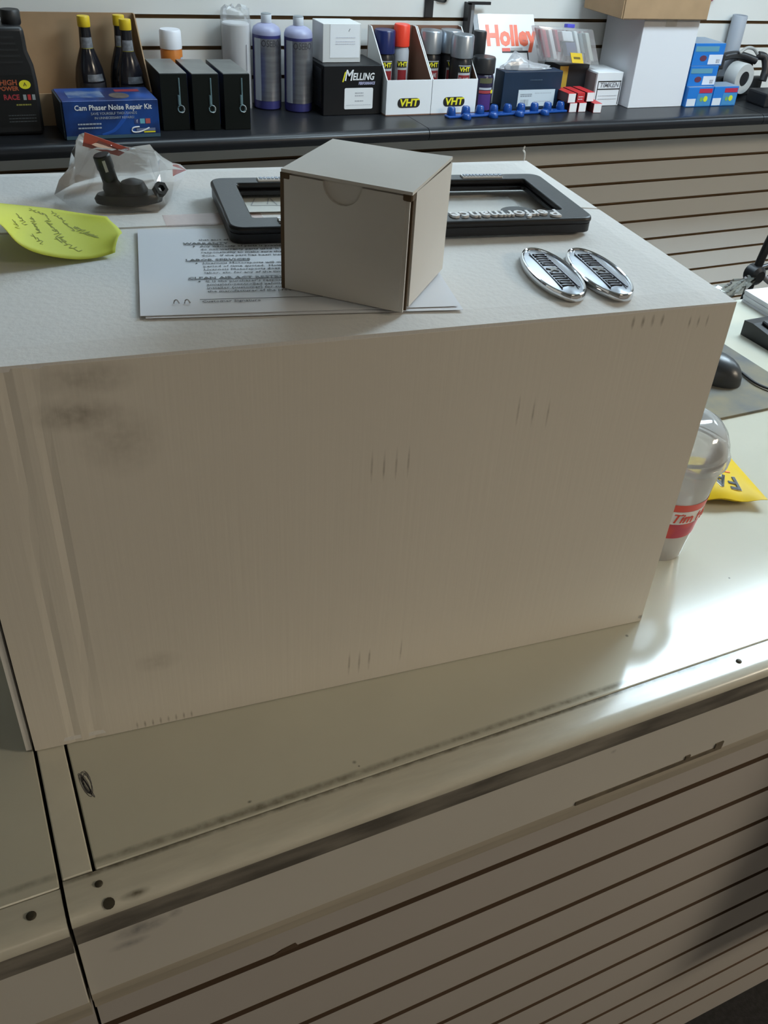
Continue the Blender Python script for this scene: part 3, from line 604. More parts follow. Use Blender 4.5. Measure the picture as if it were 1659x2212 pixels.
# ================================================================== RIGHT PART OF THE FRONT COUNTER
# ---------------------------------------------------------------- cup
cup = thing('drink_cup', 'clear plastic cup with a domed lid and red printed band, right of the carton', 'cup', (0.6195, 0.5760, T + 0.0002))
CUPM = film('cup_plastic', (0.98, 0.98, 0.97), 0.02, 0.15, 0.50, (0.86, 0.84, 0.81))
def rc(z): return 0.0290 + (0.0445 - 0.0290) * z / 0.1235
bm = bmesh.new(); lathe(bm, [(0.027, 0.003)] + [(rc(z), z) for z in (0.0, 0.004, 0.02, 0.04, 0.06, 0.08, 0.10, 0.1235)], 40, cap=False); obj('cup_wall', bm, CUPM, cup, smooth=True)
bm = bmesh.new(); lathe(bm, [(0.0272, 0.0012), (0.0278, 0.006), (0.0281, 0.010)], 40); obj('drink_dregs', bm, mat('coffee', (0.30, 0.17, 0.08), 0.3), cup, smooth=True)
bm = bmesh.new(); arc_strip(bm, rc(0.034), rc(0.0535), 0.034, 0.0535, 0, 2 * PI, 40); obj('print_band', bm, mat('cup_red', (0.62, 0.055, 0.035), 0.35, var=0.5, vscale=60, var_col=(0.45, 0.02, 0.05), detail=0), cup, smooth=True)
bm = bmesh.new(); arc_strip(bm, rc(0.054), rc(0.0705), 0.054, 0.0705, 0, 2 * PI, 40); obj('print_band', bm, mat('cup_white', (0.74, 0.70, 0.67), 0.4), cup, smooth=True)
bm = bmesh.new(); arc_strip(bm, rc(0.071), rc(0.080), 0.071, 0.080, 0, 2 * PI, 40); obj('print_band', bm, mat('cup_red2', (0.66, 0.07, 0.04), 0.35), cup, smooth=True)
tw = text(cup, 'Tim Hortons', 0.0155, mat('cup_script', (0.66, 0.06, 0.03), 0.4), (0, 0, 0.0618), shear=0.35, cyl=rc(0.0618) + 0.0011, ext=0.0002, bold=0.0002)
tw.rotation_euler = (0, 0, math.radians(28))
bm = bmesh.new(); lathe(bm, [(0.0455, 0.1165), (0.0478, 0.118), (0.0482, 0.1245), (0.0462, 0.127), (0.0455, 0.131), (0.0438, 0.138), (0.0395, 0.148), (0.0320, 0.157), (0.0225, 0.1630), (0.0200, 0.1640), (0.0120, 0.1645), (0.0015, 0.1646)], 44, cap=False); obj('dome_lid', bm, film('lid_plastic', (0.98, 0.98, 0.98), 0.03, 0.08, 0.34, (0.86, 0.87, 0.87)), cup, smooth=True)
bm = bmesh.new(); lathe(bm, [(0.0400, 0.1265), (0.0448, 0.1277), (0.0452, 0.1288), (0.0400, 0.1294)], 44, cap=False); obj('lid_ridge', bm, mat('ridge', (0.72, 0.72, 0.70), 0.2), cup, smooth=True)
# ---------------------------------------------------------------- snack packet
pk = thing('snack_packet', 'yellow foil packet with black lettering behind the drink cup', 'packet', (0.735, 0.640, T + 0.0005))
pts = [Vector((0.790, 0.586, 0)), Vector((0.812, 0.678, 0)), Vector((0.700, 0.705, 0)), Vector((0.676, 0.628, 0))]
pts = [p - Vector((0.735, 0.640, 0)) for p in pts]
def pkp(u_, w_): return pts[3].lerp(pts[0], u_).lerp(pts[2].lerp(pts[1], u_), w_)
bm = bmesh.new(); nn = 16; up, dn = [], []
for i in range(nn + 1):
    up.append([]); dn.append([])
    for j in range(nn + 1):
        p = pkp(i / nn, j / nn); h = (math.sin(PI * i / nn) * math.sin(PI * j / nn)) ** 0.6
        lift = 0.010 + 0.004 * (1 - i / nn) + 0.002 * math.sin(i * 0.9)
        up[-1].append(bm.verts.new(p + Vector((0, 0, lift + 0.010 * h)))); dn[-1].append(bm.verts.new(p + Vector((0, 0, max(0.0, lift - 0.0006 - 0.014 * h)))))
for i in range(nn):
    for j in range(nn):
        bm.faces.new((up[i][j], up[i + 1][j], up[i + 1][j + 1], up[i][j + 1])); bm.faces.new((dn[i][j], dn[i][j + 1], dn[i + 1][j + 1], dn[i + 1][j]))
for k in range(nn):
    bm.faces.new((up[k][0], dn[k][0], dn[k + 1][0], up[k + 1][0])); bm.faces.new((up[k][nn], up[k + 1][nn], dn[k + 1][nn], dn[k][nn]))
    bm.faces.new((up[0][k], up[0][k + 1], dn[0][k + 1], dn[0][k])); bm.faces.new((up[nn][k], dn[nn][k], dn[nn][k + 1], up[nn][k + 1]))
PKM = mat('packet_yellow', (0.74, 0.52, 0.012), 0.5, spec=0.2)
from mathutils.bvhtree import BVHTree
PKB = BVHTree.FromBMesh(bm)
po = obj('pouch', bm, PKM, pk, smooth=True)
pk_rz = PI + math.atan2(-0.042, 0.114)
def pk_text(s, x, y, size, m, z=0.0):
    o = text(pk, s, size, m, (x, y, 0), (0, 0, pk_rz), ext=0.0003, bold=0.0004, xs=1.0)
    # drape onto the curved pouch
    mw = Matrix.Translation((x, y, 0)) @ Matrix.Rotation(pk_rz, 4, 'Z'); inv = mw.inverted()
    for v in o.data.vertices:
        q = mw @ v.co
        hit = PKB.ray_cast(Vector((q.x, q.y, 0.2)), Vector((0, 0, -1)))[0]; best = hit.z if hit else 0.012
        v.co = inv @ Vector((q.x, q.y, best + v.co.z + z))
    return o
pk_text('FA', 0.023, -0.012, 0.036, mat('packet_grey', (0.6, 0.6, 0.55), 0.4), 0.0004); pk_text('FA', 0.0235, -0.0125, 0.0335, BLACK, 0.0009)
pk_text('S', 0.040, 0.022, 0.034, BLACK, 0.0006)
pk_text('-----', 0.030, 0.0065, 0.020, mat('packet_orange', (0.85, 0.16, 0.03), 0.4), 0.0004)
# ---------------------------------------------------------------- mouse mat, mouse, keyboard, papers
mp_ = tag(bobj('mouse_mat', (0.80, 1.047, 0.768, 0.985, T + 0.0002, T + 0.0040), mat('mouse_mat_print', (0.075, 0.085, 0.095), 0.65, var=0.6, vscale=13, var_col=(0.20, 0.165, 0.09)), bev=0.0012, seg=2), 'dark printed mouse mat on the counter beside the carton', 'mouse mat')
ms = thing('computer_mouse', 'black computer mouse on the dark mat', 'mouse', (0.948, 0.882, T + 0.0042), 0.35)
bm = bmesh.new(); bmesh.ops.create_uvsphere(bm, u_segments=28, v_segments=16, radius=1.0)
for v in bm.verts:
    x_, y_, z_ = v.co; zz = max(z_, 0.0)
    v.co = Vector((x_ * 0.031 * (1 - 0.12 * y_), y_ * 0.056, zz ** 0.75 * 0.036 * (1 - 0.22 * y_ - 0.15 * y_ * y_) + (0 if z_ > 0 else 0.0)))
obj('shell', bm, mat('mouse_plastic', (0.03, 0.033, 0.037), 0.34), ms, smooth=True)
bobj('scroll_wheel', (-0.003, 0.003, 0.020, 0.032, 0.022, 0.0335), BLACK_PLASTIC, ms, bev=0.002)
bobj('button_split', (-0.0004, 0.0004, 0.005, 0.050, 0.015, 0.0345), BLACK, ms)
cb = smooth_path([(0.960, 0.930, T + 0.012), (0.985, 0.925, T + 0.008), (1.0, 0.875, T + 0.007), (0.998, 0.82, T + 0.007), (1.03, 0.772, T + 0.008), (1.09, 0.745, T + 0.006), (1.2, 0.76, T + 0.003), (1.5, 0.80, T + 0.0035)], 10)
bm = bmesh.new(); tube(bm, cb, 0.0021, 8); tag(obj('mouse_cable', bm, mat('cable_black', (0.02, 0.02, 0.022), 0.45), smooth=True), 'thin black mouse cable curving over the dark mat', 'cable')
kb = thing('keyboard', 'black computer keyboard at the right edge behind the mouse mat', 'keyboard', (1.108, 0.835, T + 0.0002), 0.02)
bm = bmesh.new(); prism(bm, [(0, 0), (0.143, 0), (0.143, 0.024), (0.125, 0.026), (0, 0.012)], 0, 0.44, M=Matrix(((0, 0, 1, 0), (1, 0, 0, 0), (0, 1, 0, 0), (0, 0, 0, 1)))); obj('base', bm, BLACK_PLASTIC, kb)
KM = None
for r in range(5):
    for c in range(14):
        if KM is None:
            bm = bmesh.new(); box(bm, 0, 0.0245, 0, 0.0195, 0, 0.006, bev=0.0018, seg=1); ko = obj('key', bm, mat('key_black', (0.022, 0.024, 0.027), 0.4), kb); KM = ko.data
        else:
            ko = bpy.data.objects.new('key', KM); COL.objects.link(ko); ko.parent = kb
        y_ = 0.012 + r * 0.0225; ko.location = (0.014 + c * 0.0292, y_, 0.0118 + y_ * 0.112); ko.rotation_euler = (0.111, 0, 0)
st_ = thing('paper_stack', 'thick stack of white paper at the back of the counter', 'paper', (1.199, 1.004, T + 0.0002), -0.05)
for i in range(5):
    bobj('ream', (0.0 + 0.0012 * (i % 2), 0.216, -0.002 * (i % 2), 0.080, 0.0042 * i, 0.0042 * i + 0.0039), mat('ream_paper', (0.80, 0.81, 0.88), 0.6), st_)
# ---------------------------------------------------------------- black stand behind the counter
sd = thing('display_stand', 'black metal stand with a clamp joint behind the counter at the far right', 'stand', (1.50, 1.42, 0.0))
BMET = mat('black_metal', (0.016, 0.017, 0.02), 0.35, 0.2)
J = Vector((1.456, 1.30, 0.922)); O_ = Vector((1.50, 1.42, 0))
bm = bmesh.new(); tube(bm, [Vector((1.40, 1.30, 0.001)) - O_, Vector((1.445, 1.30, 0.83)) - O_, J - O_, Vector((1.468, 1.30, 0.985)) - O_, Vector((1.52, 1.30, 1.15)) - O_], 0.0085, 10); obj('pole', bm, BMET, sd, smooth=True)
bm = bmesh.new(); lathe(bm, [(0.012, -0.018), (0.019, -0.012), (0.019, 0.012), (0.012, 0.018)], 16); obj('clamp_joint', bm, BMET, sd, smooth=True, loc=J - O_, rot=(PI / 2, 0.4, 0))
bm = bmesh.new(); tube(bm, [J - O_ + Vector((0.01, 0, 0.01)), J - O_ + Vector((0.07, 0.0, 0.018)), J - O_ + Vector((0.16, 0, 0.06))], 0.007, 10); obj('arm', bm, BMET, sd, smooth=True)
bm = bmesh.new(); tube(bm, smooth_path([J - O_ + Vector((0.012, -0.01, 0.0)), J - O_ + Vector((0.05, -0.012, -0.022)), J - O_ + Vector((0.11, 0.0, -0.03)), J - O_ + Vector((0.17, 0.02, -0.02))], 6), 0.006, 10); obj('hose', bm, mat('grey_hose', (0.20, 0.20, 0.22), 0.4), sd, smooth=True)
for a in (0.3, 2.4, 4.5):
    bm = bmesh.new(); tube(bm, [(1.406 - 1.5, 1.30 - 1.42, 0.12), (1.406 - 1.5 + 0.2 * math.cos(a), 1.30 - 1.42 + 0.2 * math.sin(a), 0.009)], 0.008, 8); obj('foot', bm, BMET, sd, smooth=True)
bm = bmesh.new(); nn = 12
g = [[bm.verts.new(((J - O_) + Vector((-0.105, -0.01, -0.012))).lerp((J - O_) + Vector((-0.008, -0.01, 0.006)), i / nn) + Vector((0, 0.008 * math.sin(i * 1.3 + j), -0.035 * (j / nn) * (0.35 + 0.65 * math.sin(PI * i / nn) ** 0.5)))) for j in range(nn + 1)] for i in range(nn + 1)]
for i in range(nn):
    for j in range(nn): bm.faces.new((g[i][j], g[i + 1][j], g[i + 1][j + 1], g[i][j + 1]))
obj('plastic_wrap', bm, film('grey_wrap', (0.75, 0.80, 0.78), 0.10, 0.15, 0.35, (0.35, 0.38, 0.36)), sd, smooth=True)
# ================================================================== GOODS ON THE BACK COUNTER
Z0 = ZB + 0.0002
def goods(name, label, cat, x, y, rz=0.0, group=None, z=None, rot=None): return thing(name, label, cat, (x, y, Z0 if z is None else z), rz, group, rot)
# ---------------------------------------------------------------- black oil jug
jg = goods('oil_jug', 'black motor oil jug with red and yellow label at the far left', 'jug', 0.185, 2.565)
bm = bmesh.new(); prism(bm, [(-0.075, 0), (0.073, 0), (0.077, 0.01), (0.078, 0.12), (0.075, 0.155), (0.066, 0.185), (0.0655, 0.215), (0.064, 0.236), (-0.02, 0.236), (-0.05, 0.20), (-0.075, 0.15)], -0.045, 0.045, M=Matrix(((1, 0, 0, 0), (0, 0, -1, 0), (0, 1, 0, 0), (0, 0, 0, 1))))
jo = obj('body', bm, mat('jug_black', (0.012, 0.012, 0.013), 0.38), jg, smooth=True); md = jo.modifiers.new('bevel', 'BEVEL'); md.width = 0.009; md.segments = 3
bm = bmesh.new(); lathe(bm, [(0.020, 0.234), (0.022, 0.238), (0.022, 0.262), (0.020, 0.265)], 28, (0.045, 0, 0)); obj('cap', bm, mat('jug_cap', (0.014, 0.014, 0.015), 0.45), jg, smooth=True)
bm = bmesh.new()
for i in range(5): box(bm, -0.01 - 0.004 * i, 0.052 - 0.003 * i, -0.0466, -0.0445, 0.160 + i * 0.013, 0.164 + i * 0.013)
obj('grip_rib', bm, mat('jug_rib', (0.022, 0.022, 0.023), 0.4), jg)
patch(jg, 'label', -0.03, 0.068, 0.02, 0.135, mat('jug_label', (0.010, 0.010, 0.010), 0.3), y=-0.0452)
JY = -0.0458
text(jg, 'HIGH', 0.016, mat('label_orange', (0.42, 0.10, 0.04), 0.5), (0.012, JY, 0.118), bold=0.0004)
text(jg, 'POWER', 0.013, MATS['label_orange'], (0.010, JY, 0.105), bold=0.0004)
bm = bmesh.new(); lathe(bm, [(0.013, 0), (0.013, 0.0006)], 28); o = obj('yellow_seal', bm, YELLOW, jg, loc=(0.048, JY, 0.114), rot=(PI / 2, 0, 0)); o.scale = (1.0, 0.75, 1)
text(jg, 'A', 0.012, BLACK, (0.048, JY - 0.0008, 0.114))
text(jg, 'RACE', 0.016, mat('label_red', (0.40, 0.04, 0.05), 0.5), (0.014, JY, 0.086), bold=0.0005, xs=0.9)
for i, (c, w) in enumerate((((0.3, 0.33, 0.34), 0.007), ((0.5, 0.03, 0.03), 0.007), ((0.3, 0.33, 0.34), 0.007))): patch(jg, 'label_mark', 0.040 + i * 0.010, 0.047 + i * 0.010, 0.080, 0.092, mat('jm%d' % (i % 2), c, 0.5), y=JY)
lines(jg, 'label_print', 0.022, 0.055, [0.068], mat('olive', (0.30, 0.28, 0.05), 0.5), y=JY, h=0.003)
lines(jg, 'label_print', 0.0, 0.062, [0.045, 0.038, 0.031], mat('dimgrey', (0.07, 0.075, 0.08), 0.5), y=JY, h=0.002)
# ---------------------------------------------------------------- open kraft carton with three bottles
def display_carton(name, label, x, y, w, d, hb, hf, m_in, m_out, m_front, fold=0.0):
    t = goods(name, label, 'box', x, y)
    th = 0.003
    bobj('base', (0, w, 0, d, 0, th), m_in, t)
    bobj('front_panel', (0, w, 0, th, th, hf), m_front, t)
    bobj('back_panel', (0, w, d - th, d, th, hb), m_in, t)
    side = Matrix(((0, 0, 1, 0), (1, 0, 0, 0), (0, 1, 0, 0), (0, 0, 0, 1)))
    for xs_ in (0.0, w - th):
        bm = bmesh.new(); prism(bm, [(th, th), (d - th, th), (d - th, hb), (d - th - 0.018, hb), (th, hf)], xs_, xs_ + th, M=side); obj('side_panel', bm, m_in if m_in is m_out else m_out, t)
        if m_in is not m_out:
            bm = bmesh.new(); inner = (xs_ + th, xs_ + th + 0.0006) if xs_ == 0.0 else (xs_ - 0.0006, xs_)
            prism(bm, [(th, th), (d - th, th), (d - th, hb - .001), (d - th - 0.018, hb - .001), (th, hf - .001)], *inner, M=side); obj('side_lining', bm, m_in, t)
    return t
display_carton('display_carton', 'open brown cardboard carton standing behind the blue kit box', 0.255, 2.600, 0.292, 0.150, 0.232, 0.075, KRAFT, KRAFT, KRAFT)
bm = bmesh.new()
BOTM = mat('bottle_dark', (0.010, 0.010, 0.014), 0.16)
bprof = [(0.0, 0.0), (0.034, 0.0005), (0.038, 0.004), (0.0385, 0.050), (0.0375, 0.085), (0.033, 0.112), (0.0245, 0.138), (0.0165, 0.160), (0.0148, 0.185), (0.0138, 0.206), (0.0, 0.207)]
b1 = goods('additive_bottle', 'dark bottle with yellow cap, left one in the brown carton', 'bottle', 0.411, 2.690, z=Z0 + 0.003)
bm = bmesh.new(); lathe(bm, bprof[1:-1], 36); obj('glass', bm, BOTM, b1, smooth=True)
bm = bmesh.new(); lathe(bm, [(0.0150, 0.2065), (0.0155, 0.208), (0.0155, 0.2285), (0.0145, 0.2305)], 28); obj('cap', bm, mat('cap_yellow', (0.66, 0.46, 0.015), 0.4), b1, smooth=True)
bm = bmesh.new(); arc_strip(bm, 0.0165, 0.0149, 0.160, 0.184, -2.6, -0.5, 14); obj('neck_label', bm, mat('neck_grey', (0.22, 0.23, 0.25), 0.4, var=0.4, vscale=120), b1, smooth=True)
bm = bmesh.new(); arc_strip(bm, 0.0168, 0.0165, 0.157, 0.1595, -2.6, -0.5, 14); obj('neck_stripe', bm, mat('stripe_olive', (0.40, 0.36, 0.03), 0.4), b1, smooth=True)
bm = bmesh.new(); arc_strip(bm, 0.0385, 0.0384, 0.015, 0.082, -2.5, -0.6, 16); obj('body_label', bm, mat('body_grey', (0.045, 0.045, 0.055), 0.4, var=0.5, vscale=80), b1, smooth=True)
bm = bmesh.new(); arc_strip(bm, 0.0379, 0.0345, 0.086, 0.102, -1.9, -0.7, 12); obj('shoulder_print', bm, mat('print_grey', (0.17, 0.18, 0.20), 0.4, var=0.6, vscale=110), b1, smooth=True)
b2 = copy_tree(b1); b2.location = (0.5045, 2.6480, Z0 + 0.003); b2['label'] = 'dark bottle with yellow cap, right front one in the brown carton'
b3 = copy_tree(b1); b3.location = (0.5005, 2.7080, Z0 + 0.003); b3['label'] = 'dark bottle with yellow cap, half hidden behind the right bottle'
for q in (b1, b2, b3): q['group'] = 'yellow capped bottles in the brown carton'
for q in (b2, b3): q.scale = (0.95, 0.76, 1.0)      # flattened oval flasks
# ---------------------------------------------------------------- blue kit box
kt = goods('kit_box', 'blue cam phaser noise repair kit box beside the oil jug', 'box', 0.303, 2.460, 0.0)
KW, KD, KH = 0.226, 0.132, 0.088
bobj('carton', (0, KW, 0, KD, 0, KH), mat('kit_blue', (0.012, 0.07, 0.30), 0.35, var=0.75, vscale=11, var_col=(0.006, 0.016, 0.075)), kt, bev=0.0012, seg=1)
text(kt, 'Cam Phaser Noise Repair Kit', 0.0165, WHITE, (0.118, -0.0006, 0.072), bold=0.0003, xs=0.93)
text(kt, 'SAVE YOURSELF THOUSANDS', 0.0082, mat('kit_pale', (0.40, 0.45, 0.52), 0.5), (0.118, -0.0006, 0.0585), xs=1.0)
text(kt, 'IN UNNECESSARY REPAIRS!', 0.0078, MATS['kit_pale'], (0.118, -0.0006, 0.0485))
lines(kt, 'small_print', 0.030, 0.085, [0.034, 0.025], MATS['kit_pale'], h=0.0032)
for i, c in enumerate(((0.04, 0.06, 0.20), (0.15, 0.45, 0.55), (0.48, 0.10, 0.09))): patch(kt, 'social_icon', 0.165 + i * 0.0135, 0.1765 + i * 0.0135, 0.033, 0.0445, mat('icon%d' % i, c, 0.5))
text(kt, 'f', 0.011, WHITE, (0.171, -0.0010, 0.0385)); patch(kt, 'band', 0, KW, 0.001, 0.009, mat('kit_band', (0.05, 0.10, 0.14), 0.4))
bm = bmesh.new(); tube(bm, smooth_path([(0.176, -0.001, 0.026), (0.160, -0.001, 0.024), (0.158, -0.001, 0.015), (0.175, -0.001, 0.014), (0.200, -0.001, 0.023)], 6), 0.0017, 6); obj('swoosh', bm, WHITE, kt)
patch(kt, 'yellow_mark', 0.186, 0.214, 0.0115, 0.0150, YELLOW); patch(kt, 'kit_name', 0.168, 0.214, 0.0165, 0.0225, mat('kitname', (0.16, 0.20, 0.33), 0.5), y=-0.0012)
bm = bmesh.new(); tube(bm, smooth_path([(0.085, -0.0004, 0.010), (0.115, -0.0004, 0.020), (0.140, -0.0004, 0.045), (0.15, -0.0004, 0.062)], 6), [0.003 + 0.0035 * (i / 18) for i in range(19)], 6); o = obj('arc_print', bm, mat('kit_arc', (0.015, 0.09, 0.42), 0.4), kt); o.scale = (1, 0.12, 1)
bm = bmesh.new(); lathe(bm, [(0.024, 0), (0.024, 0.0004)], 28); o = obj('gear_picture', bm, mat('gear_print', (0.13, 0.10, 0.085), 0.5, var=0.5, vscale=60), kt, loc=(0.142, 0.045, KH + 0.0002)); o.scale = (1, 1.2, 1)
patch2 = bobj('red_picture', (0.14, 0.20, 0.085, 0.108, KH + 0.0002, KH + 0.0006), mat('kit_red', (0.22, 0.02, 0.03), 0.5), kt)
bobj('chain_picture', (0.02, 0.105, 0.03, 0.100, KH + 0.0002, KH + 0.0006), mat('chain_print', (0.16, 0.20, 0.28), 0.5, var=0.85, vscale=34, var_col=(0.015, 0.06, 0.2)), kt)
bobj('side_flap', (-0.004, -0.0004, 0.004, KD, 0.002, KH - 0.002), mat('flap_dark', (0.012, 0.03, 0.05), 0.5), kt)
# ---------------------------------------------------------------- white capped orange can
oc = goods('aerosol_can', 'orange can with a white cap behind the black boxes', 'can', 0.633, 2.722)
bm = bmesh.new(); lathe(bm, [(0.026, 0), (0.028, 0.002), (0.0285, 0.150), (0.026, 0.156)], 32); obj('can', bm, mat('can_orange', (0.52, 0.16, 0.025), 0.35), oc, smooth=True)
bm = bmesh.new(); lathe(bm, [(0.0285, 0.1545), (0.0287, 0.157), (0.0280, 0.195), (0.0255, 0.1995)], 32); obj('cap', bm, mat('cap_white', (0.70, 0.70, 0.74), 0.35), oc, smooth=True)
bm = bmesh.new(); arc_strip(bm, 0.0285, 0.0285, 0.06, 0.135, -0.9, 0.3, 10); obj('label', bm, mat('pale_blue', (0.42, 0.47, 0.58), 0.4), oc, smooth=True)
# ---------------------------------------------------------------- three black boxes
def black_box(label, x, y):
    t = goods('filter_box', label, 'box', x, y, -0.02, 'row of three black boxes')
    bobj('carton', (0, 0.069, 0, 0.175, 0, 0.135), mat('bbox_black', (0.005, 0.007, 0.006), 0.4, spec=0.25), t, bev=0.001, seg=1)
    bobj('top_face', (0.0012, 0.0678, 0.001, 0.174, 0.1351, 0.1357), mat('bbox_top', (0.18, 0.18, 0.17), 0.35, var=0.2, vscale=25), t)
    bobj('blue_side', (0.0691, 0.0696, 0.002, 0.173, 0.015, 0.133), mat('bbox_blue', (0.012, 0.03, 0.15), 0.4), t)
    bm = bmesh.new(); tube(bm, [(0.0475, -0.0005, 0.125), (0.0475, -0.0005, 0.062)], 0.0020, 6); tube(bm, [(0.0445, -0.0005, 0.085), (0.0445, -0.0005, 0.062)], 0.0028, 6)
    tube(bm, [(0.048 + 0.0072 * math.cos(a), -0.0005, 0.052 + 0.0085 * math.sin(a)) for a in [2 * PI * i / 18 for i in range(19)]], 0.0018, 6)
    obj('wrench_logo', bm, mat('logo_teal', (0.13, 0.21, 0.23), 0.4), t)
    bm = bmesh.new(); tube(bm, [(0.0505 + 0.0066 * math.cos(a), -0.0022, 0.0515 + 0.0085 * math.sin(a)) for a in [-PI * 0.6 + PI * i / 10 for i in range(11)]], 0.0011, 6); obj('logo_highlight', bm, mat('logo_white', (0.5, 0.52, 0.52), 0.4), t)
black_box('leftmost of three upright black boxes with a wrench logo', 0.549, 2.512)
black_box('middle of three upright black boxes with a wrench logo', 0.6275, 2.503)
black_box('rightmost of three upright black boxes with a wrench logo', 0.7075, 2.498)
# ---------------------------------------------------------------- white roll in a clear bag
rl = goods('wrapped_roll', 'white cylinder wrapped in clear plastic, between black boxes and silver bottles', 'roll', 0.816, 2.7365)
bm = bmesh.new(); lathe(bm, [(0.036, 0), (0.0375, 0.002), (0.0375, 0.211), (0.035, 0.214)], 36); obj('roll', bm, mat('roll_white', (0.78, 0.78, 0.81), 0.45), rl, smooth=True)
bm = bmesh.new(); rows = []
for k, (r, z) in enumerate(((0.040, 0.0), (0.0405, 0.08), (0.0402, 0.16), (0.0408, 0.215), (0.041, 0.232), (0.037, 0.246), (0.024, 0.251))):
    rows.append([bm.verts.new(((r + (0.0025 * random.uniform(-1, 1) if k > 3 else 0.0006 * random.uniform(-1, 1))) * math.cos(2 * PI * i / 20), min(0.0405, (r + 0.0004) * math.sin(2 * PI * i / 20)), z + (random.uniform(-0.006, 0.006) if k > 3 else 0))) for i in range(20)])
for a, b in zip(rows, rows[1:]):
    for i in range(20): bm.faces.new((a[i], a[(i + 1) % 20], b[(i + 1) % 20], b[i]))
obj('wrap', bm, film('roll_wrap', (0.95, 0.95, 0.95), 0.03, 0.2, 0.26, (0.70, 0.70, 0.69), 0.5), rl)
bm = bmesh.new(); tube(bm, [(0.018, -0.0355, 0.10), (0.0185, -0.0355, 0.165)], 0.0015, 6); obj('seam', bm, mat('seam_grey', (0.38, 0.37, 0.40), 0.5), rl)
# ---------------------------------------------------------------- two silver bottles
def silver_bottle(label, x, y):
    t = goods('fluid_bottle', label, 'bottle', x, y, 0, 'silver labelled bottles of violet fluid')
    VIO = mat('violet_fluid', (0.04, 0.04, 0.16), 0.3); TOPM = mat('bottle_frost', (0.30, 0.31, 0.46), 0.35)
    bm = bmesh.new(); lathe(bm, [(0.037, 0), (0.0405, 0.003), (0.041, 0.02), (0.041, 0.190)], 40, cap=True); obj('body', bm, VIO, t, smooth=True)
    bm = bmesh.new(); lathe(bm, [(0.0412, 0.1895), (0.0408, 0.197), (0.037, 0.206), (0.026, 0.213), (0.0150, 0.216), (0.0142, 0.219)], 40, cap=False); obj('shoulder', bm, TOPM, t, smooth=True)
    bm = bmesh.new(); lathe(bm, [(0.0135, 0.214), (0.0150, 0.218), (0.0152, 0.236), (0.0140, 0.238)], 24); obj('cap', bm, mat('cap_frost', (0.55, 0.58, 0.62), 0.35), t, smooth=True)
    bm = bmesh.new(); lathe(bm, [(0.0143, 0.2372), (0.0148, 0.2385), (0.0120, 0.2400)], 24); obj('cap_seal', bm, mat('cap_dark', (0.22, 0.24, 0.25), 0.5), t, smooth=True)
    bm = bmesh.new(); arc_strip(bm, 0.041, 0.041, 0.024, 0.182, -PI * 0.93, -PI * 0.05, 30, 0.0006); obj('foil_label', bm, mat('foil_silver', (0.40, 0.41, 0.45), 0.30, 0.85, var=0.25, vscale=30, stretch=(0.3, 0.3, 3)), t, smooth=True)
    bm = bmesh.new(); arc_strip(bm, 0.041, 0.041, 0.024, 0.182, -PI * 0.90, -PI * 0.74, 8, 0.0010); obj('label_stripe', bm, mat('stripe_pale', (0.42, 0.46, 0.50), 0.35), t, smooth=True)
    t.scale = (0.955, 0.955, 1.0)
    text(t, 'OSEBO', 0.0235, mat('osebo_ink', (0.05, 0.05, 0.06), 0.5), (0, 0, 0.170), cyl=0.0422, xs=0.80, bold=0.0003)
    return t
silver_bottle('left silver-labelled bottle of violet fluid behind the black boxes', 0.8985, 2.7215)
silver_bottle('right silver-labelled bottle of violet fluid beside the black pump box', 0.9770, 2.682)
# ---------------------------------------------------------------- black pump box and white box on it
mb = goods('pump_box', 'black pump box with white lettering and a white barcode label', 'box', 1.0225, 2.603)
MW, MD, MH = 0.180, 0.150, 0.130
bobj('carton', (0, MW, 0, MD, 0, MH), mat('melling_black', (0.007, 0.0075, 0.009), 0.42, spec=0.3), mb, bev=0.0015, seg=1)
text(mb, 'M', 0.040, WHITE, (0.074, -0.0006, 0.1035), shear=0.25, bold=0.0006, xs=0.8); text(mb, 'ELLING', 0.0255, WHITE, (0.120, -0.0006, 0.1005), shear=0.2, bold=0.0006, xs=0.80)
bm = bmesh.new(); prism(bm, [(0.056, 0.088), (0.060, 0.088), (0.068, 0.116), (0.063, 0.112)], 0, 0.0004, M=Matrix(((1, 0, 0, 0), (0, 0, -1, -0.0002), (0, 1, 0, 0), (0, 0, 0, 1)))); obj('yellow_flash', bm, YELLOW, mb)
text(mb, 'PERFORMANCE', 0.010, mat('melling_violet', (0.38, 0.38, 0.55), 0.5), (0.131, -0.0006, 0.0835), shear=0.2, bold=0.0005, xs=0.72)
bm = bmesh.new(); prism(bm, rrect(0.064, 0.152, 0.016, 0.072, 0.004), 0, 0.0005, M=Matrix(((1, 0, 0, 0), (0, 0, -1, 0), (0, 1, 0, 0), (0, 0, 0, 1)))); obj('label', bm, WHITE, mb)
lines(mb, 'label_print', 0.096, 0.122, [0.057, 0.050, 0.036], mat('lblgrey', (0.42, 0.43, 0.46), 0.6), h=0.0030); lines(mb, 'label_print', 0.070, 0.146, [0.026], mat('lblgrey2', (0.60, 0.61, 0.64), 0.6), h=0.002)
bobj('ribbed_wrap', (-0.0036, -0.0006, 0.01, MD - 0.01, 0.02, MH - 0.01), mat('wrap_dark', (0.02, 0.021, 0.024), 0.2, bump=0.8, bscale=40, stretch=(1, 0.2, 6)), mb)
wb = goods('white_box', 'small white box with a paper label, on top of the black pump box', 'box', 1.034, 2.640, 0.0, z=Z0 + MH + 0.0004)
WBG = mat('box_white', (0.58, 0.58, 0.57), 0.6)
bobj('carton', (0.0, 0.114, 0.002, 0.085, 0, 0.097), WBG, wb, bev=0.001, seg=1)
